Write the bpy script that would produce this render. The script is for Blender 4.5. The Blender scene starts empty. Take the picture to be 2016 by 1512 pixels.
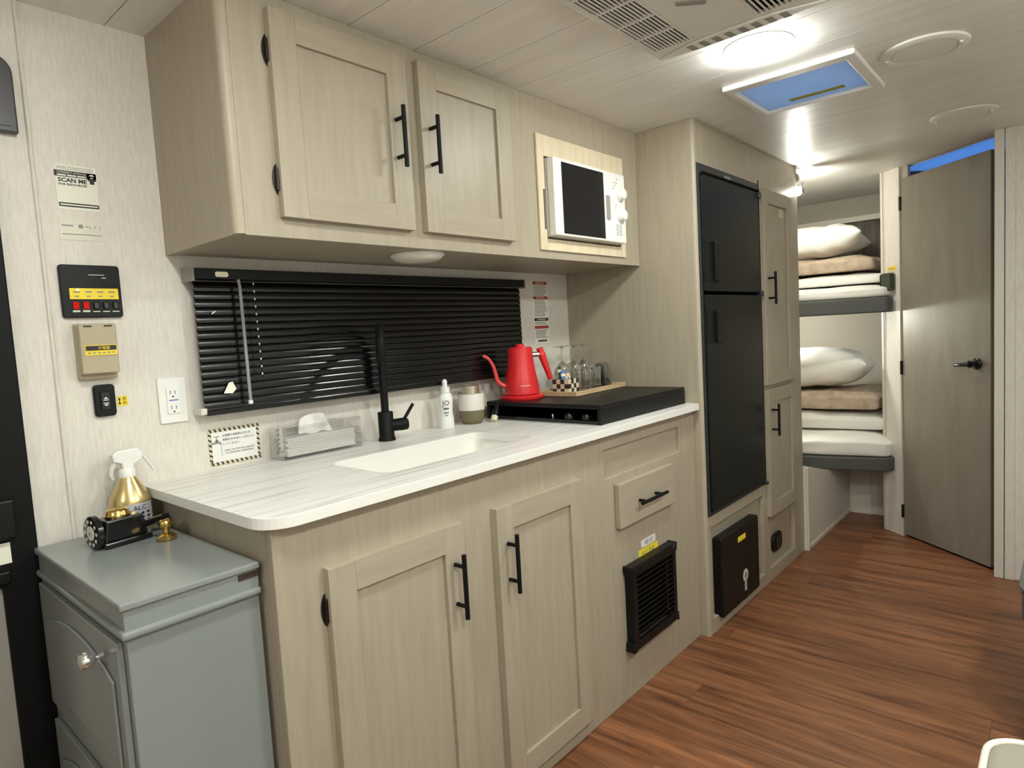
import bpy, bmesh, math, random
from mathutils import Vector, Matrix, noise
R = math.radians
random.seed(4)
C = bpy.context.scene.collection
scene = bpy.context.scene

# ------------------------------------------------------------------ camera, world, exposure
cam = bpy.data.cameras.new('camera')
cam.sensor_width = 36
cam.lens = 1265.16 * 36 / 2016
cam.clip_start = 0.02
camo = bpy.data.objects.new('camera', cam)
C.objects.link(camo)
_r = Vector((0.65676264, -0.75189123, -0.05764042)); _u = Vector((0.09695361, 0.00839041, 0.99525354)); _f = Vector((0.74783878, 0.65923378, -0.07840907))
camo.matrix_world = Matrix(((_r.x, _u.x, -_f.x, -0.21432928), (_r.y, _u.y, -_f.y, -1.67316899), (_r.z, _u.z, -_f.z, 1.22819537), (0, 0, 0, 1)))
scene.camera = camo

w = bpy.data.worlds.new('dusk'); scene.world = w; w.use_nodes = True
w.node_tree.nodes['Background'].inputs[0].default_value = (0.15, 0.34, 0.74, 1)
w.node_tree.nodes['Background'].inputs[1].default_value = 1.5
vs = scene.view_settings
vs.view_transform = 'Standard'; vs.look = 'None'; vs.gamma = 1; vs.exposure = 0.36; vs.use_curve_mapping = False
LAMP = 96.0          # ceiling puck diffusers
BUNK_UP = 640.0; BUNK_LOW = 760.0
cy = scene.cycles
cy.max_bounces = 10; cy.diffuse_bounces = 6; cy.glossy_bounces = 4; cy.transmission_bounces = 10; cy.transparent_max_bounces = 12
cy.caustics_reflective = False; cy.caustics_refractive = False
cy.sample_clamp_indirect = 6

# ------------------------------------------------------------------ materials
def mat(name, col, rough=0.5, metal=0.0, spec=0.5, **kw):
    m = bpy.data.materials.new(name); m.use_nodes = True
    b = m.node_tree.nodes['Principled BSDF']
    b.inputs['Base Color'].default_value = (*col, 1)
    b.inputs['Roughness'].default_value = rough
    b.inputs['Metallic'].default_value = metal
    b.inputs['Specular IOR Level'].default_value = spec
    for k, v in kw.items():
        b.inputs[k.replace('_', ' ')].default_value = v
    return m
def streak(name, c1, c2, scale=(40, 40, 2), rough=0.5, bump=0.1, detail=6, lo=0.35, hi=0.65, spec=0.4, fine=None):
    """two colours mixed by a stretched noise: grain along the axis with the small scale"""
    m = mat(name, c1, rough, spec=spec); nt = m.node_tree; b = nt.nodes['Principled BSDF']
    tc = nt.nodes.new('ShaderNodeTexCoord'); mp = nt.nodes.new('ShaderNodeMapping'); mp.inputs['Scale'].default_value = scale
    geo = nt.nodes.new('ShaderNodeNewGeometry')
    nz = nt.nodes.new('ShaderNodeTexNoise'); nz.inputs['Scale'].default_value = 1; nz.inputs['Detail'].default_value = detail; nz.inputs['Roughness'].default_value = 0.62
    rp = nt.nodes.new('ShaderNodeValToRGB'); rp.color_ramp.elements[0].position = lo; rp.color_ramp.elements[1].position = hi
    rp.color_ramp.elements[0].color = (*c1, 1); rp.color_ramp.elements[1].color = (*c2, 1)
    nt.links.new(geo.outputs['Position'], mp.inputs['Vector']); nt.links.new(mp.outputs[0], nz.inputs['Vector'])
    nt.links.new(nz.outputs[0], rp.inputs[0]); nt.links.new(rp.outputs[0], b.inputs['Base Color'])
    if fine:
        pass
    if bump:
        bp = nt.nodes.new('ShaderNodeBump'); bp.inputs['Strength'].default_value = bump; bp.inputs['Distance'].default_value = 0.002
        nt.links.new(nz.outputs[0], bp.inputs['Height']); nt.links.new(bp.outputs[0], b.inputs['Normal'])
    return m
def emit(name, col, s):
    m = bpy.data.materials.new(name); m.use_nodes = True; nt = m.node_tree; nt.nodes.clear()
    e = nt.nodes.new('ShaderNodeEmission'); e.inputs[0].default_value = (*col, 1); e.inputs[1].default_value = s
    o = nt.nodes.new('ShaderNodeOutputMaterial'); nt.links.new(e.outputs[0], o.inputs[0]); return m

M = {}
M['wood'] = streak('greige_wood', (0.335, 0.287, 0.216), (0.402, 0.349, 0.271), (58, 58, 4.5), 0.42, 0.08, detail=9, lo=0.26, hi=0.74)
M['wood_h'] = streak('greige_wood_rail', (0.335, 0.287, 0.216), (0.402, 0.349, 0.271), (4.5, 58, 58), 0.42, 0.08, detail=9, lo=0.26, hi=0.74)
M['oak'] = streak('pale_oak_trim', (0.62, 0.52, 0.36), (0.70, 0.61, 0.45), (45, 45, 5), 0.5, 0.05)
M['wall'] = streak('linen_wallboard', (0.63, 0.58, 0.52), (0.73, 0.685, 0.625), (170, 170, 24), 0.55, 0.03, lo=0.3, hi=0.62)
M['ceil'] = streak('ceiling_plank', (0.76, 0.735, 0.70), (0.84, 0.82, 0.79), (28, 2.0, 28), 0.38, 0.05)
M['ceil2'] = streak('ceiling_panel_smooth', (0.77, 0.745, 0.705), (0.80, 0.775, 0.735), (20, 2, 20), 0.48, 0.0)
M['floor'] = streak('brown_floor_plank', (0.080, 0.027, 0.011), (0.29, 0.120, 0.053), (34, 2.3, 34), 0.40, 0.05, detail=10, lo=0.30, hi=0.66)
def per_plank(m):
    nt = m.node_tree; nz = next(n for n in nt.nodes if n.type == 'TEX_NOISE'); mp = next(n for n in nt.nodes if n.type == 'MAPPING'); rp = next(n for n in nt.nodes if n.type == 'VALTORGB'); b = nt.nodes['Principled BSDF']
    nz.inputs['Distortion'].default_value = 0.55
    oi = nt.nodes.new('ShaderNodeObjectInfo'); ml = nt.nodes.new('ShaderNodeMath'); ml.operation = 'MULTIPLY'; ml.inputs[1].default_value = 40
    va = nt.nodes.new('ShaderNodeVectorMath'); va.operation = 'ADD'
    nt.links.new(oi.outputs['Random'], ml.inputs[0]); nt.links.new(mp.outputs[0], va.inputs[0]); nt.links.new(ml.outputs[0], va.inputs[1]); nt.links.new(va.outputs[0], nz.inputs['Vector'])
    hs = nt.nodes.new('ShaderNodeHueSaturation'); mr = nt.nodes.new('ShaderNodeMapRange'); mr.inputs['To Min'].default_value = 0.86; mr.inputs['To Max'].default_value = 1.12
    nt.links.new(oi.outputs['Random'], mr.inputs['Value']); nt.links.new(mr.outputs[0], hs.inputs['Value']); nt.links.new(rp.outputs[0], hs.inputs['Color']); nt.links.new(hs.outputs[0], b.inputs['Base Color'])
per_plank(M['floor'])
M['groove'] = mat('dark_joint', (0.10, 0.045, 0.025), 0.7)
M['groove_c'] = mat('ceiling_joint', (0.30, 0.27, 0.23), 0.8)
M['counter'] = streak('streaked_countertop', (0.50, 0.475, 0.44), (0.80, 0.785, 0.75), (2.4, 70, 2.4), 0.33, 0.0, detail=5, lo=0.30, hi=0.50)
M['counter_edge'] = mat('countertop_edge', (0.80, 0.785, 0.75), 0.35)
M['sink'] = mat('white_composite', (0.80, 0.785, 0.72), 0.3)
M['black'] = mat('black_plastic', (0.006, 0.006, 0.006), 0.40, spec=0.22)
M['black_matte'] = mat('matte_black_metal', (0.005, 0.005, 0.005), 0.5, spec=0.16)
M['black_gloss'] = mat('gloss_black', (0.008, 0.008, 0.009), 0.16)
M['slat'] = mat('black_slat', (0.003, 0.003, 0.0035), 0.19, spec=0.45)
M['fridge'] = mat('fridge_black', (0.007, 0.009, 0.0085), 0.30, spec=0.18)
M['fridge_frame'] = mat('fridge_frame', (0.022, 0.024, 0.025), 0.4)
M['bronze'] = mat('dark_bronze', (0.028, 0.022, 0.018), 0.35, 0.6)
M['white'] = mat('white_plastic', (0.80, 0.79, 0.76), 0.4)
M['offwhite'] = mat('offwhite_plastic', (0.66, 0.63, 0.57), 0.45)
M['acgrey'] = mat('ac_plastic', (0.74, 0.715, 0.67), 0.5)
M['plainwall'] = mat('plain_pale_wall', (0.82, 0.81, 0.78), 0.6)
M['dark'] = mat('dark_opening', (0.006, 0.006, 0.006), 0.9, spec=0.1)
M['midgrey'] = mat('mid_grey', (0.28, 0.27, 0.25), 0.6)
M['doorwood'] = streak('taupe_door', (0.20, 0.175, 0.14), (0.235, 0.207, 0.168), (14, 14, 2.5), 0.32, 0.05)
M['trim'] = mat('cream_trim', (0.66, 0.62, 0.54), 0.45)
M['greycab'] = mat('sage_grey_paint', (0.235, 0.255, 0.247), 0.20)
M['beige'] = mat('beige_plastic', (0.42, 0.36, 0.245), 0.45)
M['yellow'] = mat('yellow_label', (0.86, 0.66, 0.03), 0.5)
M['paper'] = mat('white_paper', (0.80, 0.78, 0.68), 0.6)
M['clearfilm'] = mat('pale_film', (0.68, 0.645, 0.56), 0.35)
M['ink'] = mat('black_ink', (0.02, 0.018, 0.02), 0.6)
M['greyink'] = mat('grey_ink', (0.25, 0.24, 0.23), 0.6)
M['redink'] = mat('red_ink', (0.35, 0.035, 0.03), 0.6)
M['red'] = mat('red_enamel', (0.62, 0.018, 0.022), 0.34)
M['redspout'] = mat('red_spout', (0.60, 0.05, 0.045), 0.3)
M['crystal'] = mat('crystal', (0.8, 0.8, 0.8), 0.08, 0.9)
M['chrome'] = mat('chrome', (0.75, 0.74, 0.72), 0.15, 1.0)
M['gold'] = mat('brass', (0.62, 0.43, 0.14), 0.22, 1.0)
M['goldfoil'] = mat('gold_bottle', (0.60, 0.47, 0.22), 0.28, 0.75)
M['tray'] = streak('tray_wood', (0.50, 0.36, 0.20), (0.62, 0.47, 0.29), (8, 90, 90), 0.45, 0.05)
M['brown'] = mat('dark_brown', (0.035, 0.02, 0.012), 0.6)
M['cream'] = mat('cream_check', (0.62, 0.56, 0.40), 0.6)
M['sheet'] = mat('white_sheet', (0.80, 0.785, 0.74), 0.85)
M['blanket'] = streak('tan_blanket', (0.36, 0.275, 0.20), (0.52, 0.42, 0.32), (14, 14, 14), 0.95, 0.6)
M['deck'] = mat('bunk_deck_vinyl', (0.062, 0.064, 0.058), 0.55)
M['curtain'] = streak('grey_curtain', (0.125, 0.11, 0.095), (0.20, 0.18, 0.155), (10, 40, 3), 0.9, 0.1)
M['valance'] = mat('valance_board', (0.36, 0.325, 0.27), 0.6)
M['sofa'] = mat('taupe_upholstery', (0.26, 0.235, 0.195), 0.7)
M['sofa2'] = mat('grey_upholstery', (0.115, 0.108, 0.105), 0.7)
M['piping'] = mat('cream_piping', (0.72, 0.68, 0.58), 0.6)
M['olive'] = mat('olive_base', (0.155, 0.13, 0.07), 0.5)
M['capmetal'] = mat('champagne_cap', (0.55, 0.50, 0.38), 0.28, 0.85)
M['greencup'] = mat('dark_green_glass', (0.025, 0.04, 0.015), 0.2)
M['doorglass'] = mat('door_pane', (0.42, 0.40, 0.36), 0.25)
M['doorgrey'] = mat('door_lower_panel', (0.30, 0.285, 0.25), 0.4)
M['tvdark'] = mat('dark_brown_grey', (0.035, 0.03, 0.033), 0.35)
M['lamp_on'] = emit('lamp_diffuser_lit', (0.955, 1.0, 0.93), LAMP)
M['lamp_fill'] = emit('fill_lamp_lit', (0.955, 1.0, 0.93), LAMP * 1.8)  # emission of the two added fill pucks, stronger than the ordinary ones
M['bulb_up'] = emit('bunk_bulb_lit', (0.96, 0.97, 0.87), BUNK_UP)
M['bulb_low'] = emit('bunk_bulb_low_lit', (0.96, 0.97, 0.87), BUNK_LOW)
M['redlit'] = emit('red_rocker_lit', (0.9, 0.03, 0.02), 0.55)
M['spotlit'] = emit('indicator_lit', (1.0, 0.95, 0.6), 2.0)
M['packgreen'] = mat('green_packet', (0.02, 0.06, 0.025), 0.4)
M['packblue'] = mat('blue_packet', (0.10, 0.18, 0.42), 0.4)
M['packorange'] = mat('orange_packet', (0.80, 0.36, 0.06), 0.4)
M['lens_off'] = mat('frosted_lens', (0.72, 0.68, 0.60), 0.3)
M['bathwall'] = mat('bathroom_white', (0.72, 0.74, 0.78), 0.6)
def glassy(name, col, mixf, rough=0.05):
    m = bpy.data.materials.new(name); m.use_nodes = True; nt = m.node_tree; nt.nodes.clear()
    t = nt.nodes.new('ShaderNodeBsdfTransparent'); t.inputs[0].default_value = (*col, 1)
    g = nt.nodes.new('ShaderNodeBsdfGlossy'); g.inputs[1].default_value = rough; g.inputs[0].default_value = (0.95, 0.95, 0.95, 1)
    lw = nt.nodes.new('ShaderNodeLayerWeight'); lw.inputs[0].default_value = mixf
    mx = nt.nodes.new('ShaderNodeMixShader'); o = nt.nodes.new('ShaderNodeOutputMaterial')
    nt.links.new(lw.outputs['Facing'], mx.inputs[0]); nt.links.new(t.outputs[0], mx.inputs[1]); nt.links.new(g.outputs[0], mx.inputs[2]); nt.links.new(mx.outputs[0], o.inputs[0])
    return m
M['acrylic'] = glassy('clear_acrylic', (0.985, 0.985, 0.985), 0.30, 0.05)
M['glass'] = glassy('clear_glass', (0.93, 0.93, 0.92), 0.55, 0.03)
M['smoke'] = glassy('grey_glass', (0.72, 0.72, 0.71), 0.50, 0.05)
M['winglass'] = glassy('window_pane', (0.25, 0.27, 0.28), 0.2, 0.02)
def translucent(name, col, gl=0.3):
    m = bpy.data.materials.new(name); m.use_nodes = True; nt = m.node_tree; nt.nodes.clear()
    t = nt.nodes.new('ShaderNodeBsdfTranslucent'); t.inputs[0].default_value = (*col, 1)
    d = nt.nodes.new('ShaderNodeBsdfDiffuse'); d.inputs[0].default_value = (*col, 1)
    mx = nt.nodes.new('ShaderNodeMixShader'); mx.inputs[0].default_value = gl
    o = nt.nodes.new('ShaderNodeOutputMaterial')
    nt.links.new(t.outputs[0], mx.inputs[1]); nt.links.new(d.outputs[0], mx.inputs[2]); nt.links.new(mx.outputs[0], o.inputs[0]); return m
M['skypane'] = translucent('frosted_vent_pane', (0.76, 0.80, 0.80), 0.36)
M['bluepane'] = translucent('bathroom_vent_pane', (0.62, 0.70, 0.80), 0.15)

# ------------------------------------------------------------------ mesh helpers
def origin_of(o):
    v = Vector((0, 0, 0))
    while o is not None:
        v += o.location; o = o.parent
    return v
class MB:
    def __init__(s): s.v = []; s.f = []; s.mi = []
    def add(s, vs, fs, mi=0):
        n = len(s.v); s.v += [tuple(p) for p in vs]; s.f += [tuple(i + n for i in f) for f in fs]; s.mi += [mi] * len(fs); return s
    def box(s, x0, x1, y0, y1, z0, z1, mi=0):
        x0, x1 = sorted((x0, x1)); y0, y1 = sorted((y0, y1)); z0, z1 = sorted((z0, z1))
        return s.add([(x0, y0, z0), (x1, y0, z0), (x1, y1, z0), (x0, y1, z0), (x0, y0, z1), (x1, y0, z1), (x1, y1, z1), (x0, y1, z1)],
                     [(0, 3, 2, 1), (4, 5, 6, 7), (0, 1, 5, 4), (1, 2, 6, 5), (2, 3, 7, 6), (3, 0, 4, 7)], mi)
    def tube(s, path, rad, n=12, caps=True, mi=0):
        path = [Vector(p) for p in path]; k = len(path)
        rad = rad if isinstance(rad, (list, tuple)) else [rad] * k
        T = [(path[min(i + 1, k - 1)] - path[max(i - 1, 0)]).normalized() for i in range(k)]
        up = Vector((0, 0, 1)) if abs(T[0].z) < 0.9 else Vector((1, 0, 0))
        a = T[0].cross(up).normalized(); vs = []; fs = []
        for i in range(k):
            a = (a - T[i] * a.dot(T[i])).normalized(); b = T[i].cross(a)
            for j in range(n):
                t = 2 * math.pi * j / n; vs.append(path[i] + (a * math.cos(t) + b * math.sin(t)) * rad[i])
        for i in range(k - 1):
            for j in range(n):
                fs.append((i * n + j, i * n + (j + 1) % n, (i + 1) * n + (j + 1) % n, (i + 1) * n + j))
        if caps:
            fs.append(tuple(range(n))[::-1]); fs.append(tuple((k - 1) * n + j for j in range(n)))
        return s.add(vs, fs, mi)
    def lathe(s, prof, c=(0, 0, 0), n=24, axis='z', mi=0, sx=1, sy=1):
        vs = []; fs = []; k = len(prof)
        for r, h in prof:
            for j in range(n):
                t = 2 * math.pi * j / n; a, b = r * math.cos(t) * sx, r * math.sin(t) * sy
                p = {'z': (a, b, h), 'y': (a, h, b), 'x': (h, a, b)}[axis]
                vs.append((p[0] + c[0], p[1] + c[1], p[2] + c[2]))
        for i in range(k - 1):
            for j in range(n):
                q = (i * n + j, i * n + (j + 1) % n, (i + 1) * n + (j + 1) % n, (i + 1) * n + j)
                fs.append(q if axis != 'y' else q[::-1])
        fs.append(tuple(range(n))[::-1] if axis != 'y' else tuple(range(n)))
        fs.append(tuple((k - 1) * n + j for j in range(n))[::1 if axis != 'y' else -1])
        return s.add(vs, fs, mi)
    def prism(s, poly, lo, hi, axis='z', mi=0):
        """extrude a closed 2D polygon: axis z -> (x,y); axis y -> (x,z); axis x -> (y,z)"""
        n = len(poly)
        def P(a, b, h): return {'z': (a, b, h), 'y': (a, h, b), 'x': (h, a, b)}[axis]
        vs = [P(a, b, lo) for a, b in poly] + [P(a, b, hi) for a, b in poly]
        fs = [tuple(range(n))[::-1], tuple(range(n, 2 * n))] + [(i, (i + 1) % n, n + (i + 1) % n, n + i) for i in range(n)]
        return s.add(vs, fs, mi)
    def plate(s, a0, a1, b0, b1, lo, hi, holes, axis='y', mi=0):
        """rectangular plate with rectangular holes, real thickness; a,b in-plane (x,z for axis y; x,y for axis z)"""
        A = sorted({a0, a1, *[q for h in holes for q in h[:2] if a0 < q < a1]}); B = sorted({b0, b1, *[q for h in holes for q in h[2:] if b0 < q < b1]})
        def solid(i, j):
            if not (0 <= i < len(A) - 1 and 0 <= j < len(B) - 1): return False
            ca, cb = (A[i] + A[i + 1]) / 2, (B[j] + B[j + 1]) / 2
            return not any(h[0] < ca < h[1] and h[2] < cb < h[3] for h in holes)
        idx = {}; vs = []; fs = []
        def V(i, j, k):
            if (i, j, k) not in idx:
                h = (lo, hi)[k]; a, b = A[i], B[j]
                vs.append({'z': (a, b, h), 'y': (a, h, b), 'x': (h, a, b)}[axis]); idx[(i, j, k)] = len(vs) - 1
            return idx[(i, j, k)]
        for i in range(len(A) - 1):
            for j in range(len(B) - 1):
                if not solid(i, j): continue
                for k in (0, 1): fs.append((V(i, j, k), V(i + 1, j, k), V(i + 1, j + 1, k), V(i, j + 1, k)))
                for di, dj, e in ((-1, 0, ((i, j), (i, j + 1))), (1, 0, ((i + 1, j), (i + 1, j + 1))), (0, -1, ((i, j), (i + 1, j))), (0, 1, ((i, j + 1), (i + 1, j + 1)))):
                    if not solid(i + di, j + dj): fs.append((V(*e[0], 0), V(*e[1], 0), V(*e[1], 1), V(*e[0], 1)))
        return s.add(vs, fs, mi)
    def build(s, name, m, parent=None, world=True, smooth=False, bevel=0, seg=2, sub=0, auto=None):
        me = bpy.data.meshes.new(name)
        off = origin_of(parent) if (world and parent) else Vector((0, 0, 0))
        me.from_pydata([tuple(Vector(p) - off) for p in s.v], [], s.f); 
        for x in (m if isinstance(m, (list, tuple)) else [m]): me.materials.append(x)
        bm = bmesh.new(); bm.from_mesh(me)
        for f, i in zip(bm.faces, s.mi): f.material_index = i; f.smooth = smooth
        bmesh.ops.recalc_face_normals(bm, faces=bm.faces); bm.to_mesh(me); bm.free()
        o = bpy.data.objects.new(name, me); C.objects.link(o)
        if parent: o.parent = parent
        if bevel:
            md = o.modifiers.new('edge', 'BEVEL'); md.width = bevel; md.segments = seg; md.limit_method = 'ANGLE'; md.angle_limit = R(40)
            md.harden_normals = False
        if sub:
            md = o.modifiers.new('smooth', 'SUBSURF'); md.levels = sub; md.render_levels = sub
        if smooth: 
            try: me.set_sharp_from_angle(angle=R(45))
            except Exception: pass
        return o
def thing(name, label, cat, loc=(0, 0, 0), rz=0, group=None):
    o = bpy.data.objects.new(name, None); C.objects.link(o); o.empty_display_size = 0.05
    o.location = loc; o.rotation_euler = (0, 0, rz); o['label'] = label; o['category'] = cat
    if group: o['group'] = group
    return o
def tag(o, label, cat, group=None):
    o['label'] = label; o['category'] = cat
    if group: o['group'] = group
    return o
def struct(o): o['kind'] = 'structure'; return o
def B(x0, x1, y0, y1, z0, z1): return MB().box(x0, x1, y0, y1, z0, z1)
def rrect(a0, a1, b0, b1, r, n=5, only=None):
    pts = []
    for k, (ca, cb, st) in enumerate(((a1 - r, b1 - r, 0), (a0 + r, b1 - r, 90), (a0 + r, b0 + r, 180), (a1 - r, b0 + r, 270))):
        if only is not None and k not in only:
            pts.append(((a1, a0, a0, a1)[k], (b1, b1, b0, b0)[k])); continue
        for i in range(n + 1):
            t = R(st + 90 * i / n); pts.append((ca + r * math.cos(t), cb + r * math.sin(t)))
    return pts
_fonts = {}
def text(mb, body, x, z, size, y, align='LEFT', mi=0, width=None, ext=0.0002, bold=0.0):
    """flat lettering on a plane facing -y"""
    cu = bpy.data.curves.new('t', 'FONT'); cu.body = body; cu.size = size; cu.align_x = align; cu.extrude = ext; cu.offset = bold * size; cu.resolution_u = 2
    o = bpy.data.objects.new('t', cu); C.objects.link(o)
    dg = bpy.context.evaluated_depsgraph_get(); me = bpy.data.meshes.new_from_object(o.evaluated_get(dg))
    vs = [v.co.copy() for v in me.vertices]; fs = [tuple(p.vertices) for p in me.polygons]
    sc = 1
    if width and vs:
        wd = max(v.x for v in vs) - min(v.x for v in vs); sc = width / wd
    mb.add([(x + v.x * sc, y - v.z, z + v.y) for v in vs], fs, mi)
    bpy.data.objects.remove(o); bpy.data.curves.remove(cu); bpy.data.meshes.remove(me)
    return mb

# ------------------------------------------------------------------ key dimensions
ZC = 1.98; XU0 = 0.434; XF = 2.08; DU = 0.365; ZU = 1.466
DB = 0.570; ZT = 0.922; XB0 = 0.347; DP = 0.607; XE = 3.251
A_ = Vector((3.835, -0.868, 0)); TH = math.atan2(-1.403 + 0.868, 3.388 - 3.835)     # diagonal bathroom wall

# ------------------------------------------------------------------ room shell
VH = (1.918, 2.232, -1.165, -0.828)      # roof vent hole
def slab_holes(name, outer, inners, z0, z1, m, parent=None):
    bm = bmesh.new(); L = {}
    for k, z in enumerate((z0, z1)):
        es = []; L[k] = []
        for lp in [outer] + inners:
            vs = [bm.verts.new((a, b, z)) for a, b in lp]; L[k].append(vs)
            es += [bm.edges.new((vs[i], vs[(i + 1) % len(vs)])) for i in range(len(vs))]
        bmesh.ops.triangle_fill(bm, use_beauty=True, use_dissolve=False, edges=es)
    for a, b in zip(L[0], L[1]):
        for i in range(len(a)):
            j = (i + 1) % len(a); bm.faces.new((a[i], a[j], b[j], b[i]))
    bmesh.ops.recalc_face_normals(bm, faces=bm.faces)
    me = bpy.data.meshes.new(name); bm.to_mesh(me); bm.free(); me.materials.append(m)
    o = bpy.data.objects.new(name, me); C.objects.link(o); o.parent = parent; return o
def rect(a0, a1, b0, b1): return [(a0, b0), (a1, b0), (a1, b1), (a0, b1)]
def diag_rect(s0, s1, d0, d1):
    return [(A_.x + math.cos(TH) * s_ - math.sin(TH) * d_, A_.y + math.sin(TH) * s_ + math.cos(TH) * d_) for s_, d_ in ((s0, d0), (s1, d0), (s1, d1), (s0, d1))]
BHR = (0.03, 0.70, 0.045, 0.34)
ceil = struct(slab_holes('ceiling', rect(-2.25, 4.60, -2.50, 0.05), [rect(*VH), diag_rect(*BHR)], ZC + 0.006, ZC + 0.05, M['groove_c']))
x = 0.756 - 0.2035 * 15
seams = []
while x < 3.0: seams.append(x); x += 0.2035
seams = [-2.2] + [q for q in seams if q > -2.15] + [3.157]
for a, b in zip(seams[:-1], seams[1:]):
    holes = [h for h in (VH,) if h[0] < b and h[1] > a]
    MB().plate(a + 0.0012, b - 0.0012, -2.45, 0.0, ZC, ZC + 0.006, holes, 'z').build('plank', M['ceil'], ceil)
slab_holes('panel', rect(3.160, 4.52, -2.45, 0.0), [diag_rect(*BHR)], ZC, ZC + 0.006, M['ceil2'], ceil)

fl = struct(B(-2.25, 4.60, -2.50, 0.05, -0.05, -0.003).build('floor', M['groove']))
x = -2.2; pw = 0.152; row = 0
pl_cache = {}
while x < 4.5:
    ys = [-2.45, -2.45 + (0.35 + 0.61 * ((row * 0.37) % 1.0)), -2.45 + 0.35 + 0.61 * ((row * 0.37) % 1.0) + 1.22, 0.0]
    ys = [q for q in ys if q <= 0]
    if ys[-1] < 0: ys.append(0.0)
    for a, b in zip(ys[:-1], ys[1:]):
        if b - a < 0.05: continue
        B(x + 0.0004, min(x + pw, 4.52) - 0.0004, a + 0.0004, b - 0.0004, -0.003, 0.0).build('plank', M['floor'], fl)
    x += pw; row += 1

struct(B(-2.25, 4.60, 0.0, 0.05, 0, ZC).build('wall_back', M['wall']))
struct(B(-2.25, 3.40, -2.50, -2.45, 0, ZC).build('wall_front', M['plainwall']))
struct(B(-2.25, -2.20, -2.45, 0.0, 0, ZC).build('wall_left', M['plainwall']))
struct(B(3.333, 3.373, -2.45, -1.440, 0, ZC).build('wall_right', M['wall']))
struct(B(4.52, 4.57, -2.45, 0.0, 0, ZC).build('wall_rear', M['valance']))
struct(B(3.373, 4.52, -2.49, -2.45, 0, ZC).build('wall_bathroom_side', M['bathwall']))
struct(B(3.90, 4.52, -0.96, -0.925, 0, ZC).build('wall_bunk_side', M['bathwall']))
# diagonal wall: pillar beside the bunks, in a local frame along the wall
def diag(name, mb, m, **k):
    o = mb.build(name, m, None, **k); o.location = A_; o.rotation_euler = (0, 0, TH); return o
struct(diag('wall_diagonal', B(0.0, 0.128, 0.0, 0.06, 0, ZC), M['wall']))
struct(diag('trim_1', MB().box(-0.004, 0.012, -0.006, 0.06, 0, ZC).box(0.016, 0.020, -0.003, 0.0, 0, ZC), M['trim']))
struct(diag('trim_2', MB().box(0.118, 0.131, -0.004, 0.03, 0, ZC), M['trim']))
struct(MB().box(3.322, 3.352, -1.437, -1.402, 0, ZC).build('trim_3', M['trim'], bevel=0.003))
struct(MB().box(3.322, 3.333, -1.475, -1.44, 0, ZC).build('trim_4', M['wall'], bevel=0.002))
struct(diag('trim_5', B(0.131, 0.17, 0.015, 0.03, 1.918, ZC), M['valance']))

# wall batten between entry door and switches
struct(MB().tube([(0.183, -0.002, 0.0), (0.183, -0.002, ZC)], 0.0045, 10).build('trim_6', M['wall'], smooth=True))

# ------------------------------------------------------------------ entry door at far left
ed = MB().plate(-0.62, 0.113, 0.02, 1.62, -0.016, -0.0005, [(-0.52, 0.040, 0.985, 1.52), (-0.52, 0.046, 0.08, 0.765)], 'y').build('door_1', M['black_matte'], bevel=0.003)
struct(ed)
B(-0.52, 0.040, -0.006, -0.001, 0.985, 1.52).build('glass_pane', M['doorglass'], ed)
B(-0.52, 0.046, -0.007, -0.001, 0.08, 0.765).build('lower_panel', M['doorgrey'], ed)
B(-0.50, 0.052, -0.030, -0.016, 0.955, 0.972).build('crossbar', M['black'], ed, bevel=0.003)
B(-0.50, 0.060, -0.026, -0.016, 0.775, 0.80).build('crossbar', M['black'], ed, bevel=0.003)
lt = MB().box(-0.06, 0.078, -0.036, -0.016, 0.868, 0.948).build('latch', M['black'], ed, bevel=0.004)
MB().box(-0.05, 0.030, -0.046, -0.036, 0.925, 0.934).tube([(0.02, -0.047, 0.895), (0.02, -0.036, 0.895)], 0.005).build('latch_lever', M['chrome'], lt, bevel=0.002)
B(-0.05, 0.066, -0.0175, -0.016, 0.815, 0.858).build('label', M['paper'], ed)
MB().box(-0.05, 0.030, -0.0180, -0.0175, 0.832, 0.852).build('label_stripe', M['yellow'], ed)

t = thing('wall_speaker', 'dark rounded panel fixed on the wall high above the entry door', 'speaker', (0.0, 0, 1.70))
MB().prism(rrect(-0.25, 0.162, 1.70, 1.856, 0.035, 6, only=(0, 1)), -0.02, -0.0005, 'y').build('housing', M['tvdark'], t, bevel=0.003)
MB().prism(rrect(-0.235, 0.148, 1.712, 1.84, 0.028, 6, only=(0, 1)), -0.0225, -0.02, 'y').build('face', M['tvdark'], t)

# ------------------------------------------------------------------ stickers, panels and switches on the wall
t = thing('poster_sticker', 'white sticker headed SCAN ME, topmost on the wall beside the entry door', 'sticker', (0.26, 0, 1.556))
B(0.221, 0.301, -0.0012, -0.0004, 1.556, 1.654).build('sheet', M['paper'], t)
mb = MB()
text(mb, 'WILDWOOD', 0.2255, 1.6430, 0.0105, -0.0013, mi=1, width=0.070)
mb.box(0.2205, 0.3005, -0.0017, -0.0012, 1.6275, 1.6405)
mb.prism(rrect(0.283, 0.3005, 1.6235, 1.6405, 0.003, 3), -0.0017, -0.0012, 'y'); mb.box(0.287, 0.296, -0.0017, -0.0012, 1.6165, 1.6235)
text(mb, 'CONNECT WITH US', 0.2255, 1.6348, 0.0052, -0.0018, mi=2, width=0.054)
for k in range(3): mb.box(0.2255 + 0.019 * k, 0.2425 + 0.019 * k, -0.0019, -0.0017, 1.6292, 1.6322, mi=2)
mb.prism([(0.286 + 0.011 * (i / 8), 1.6345 + 0.0035 * math.sin(math.pi * i / 8)) for i in range(9)], -0.0019, -0.0017, 'y', mi=2)
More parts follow.
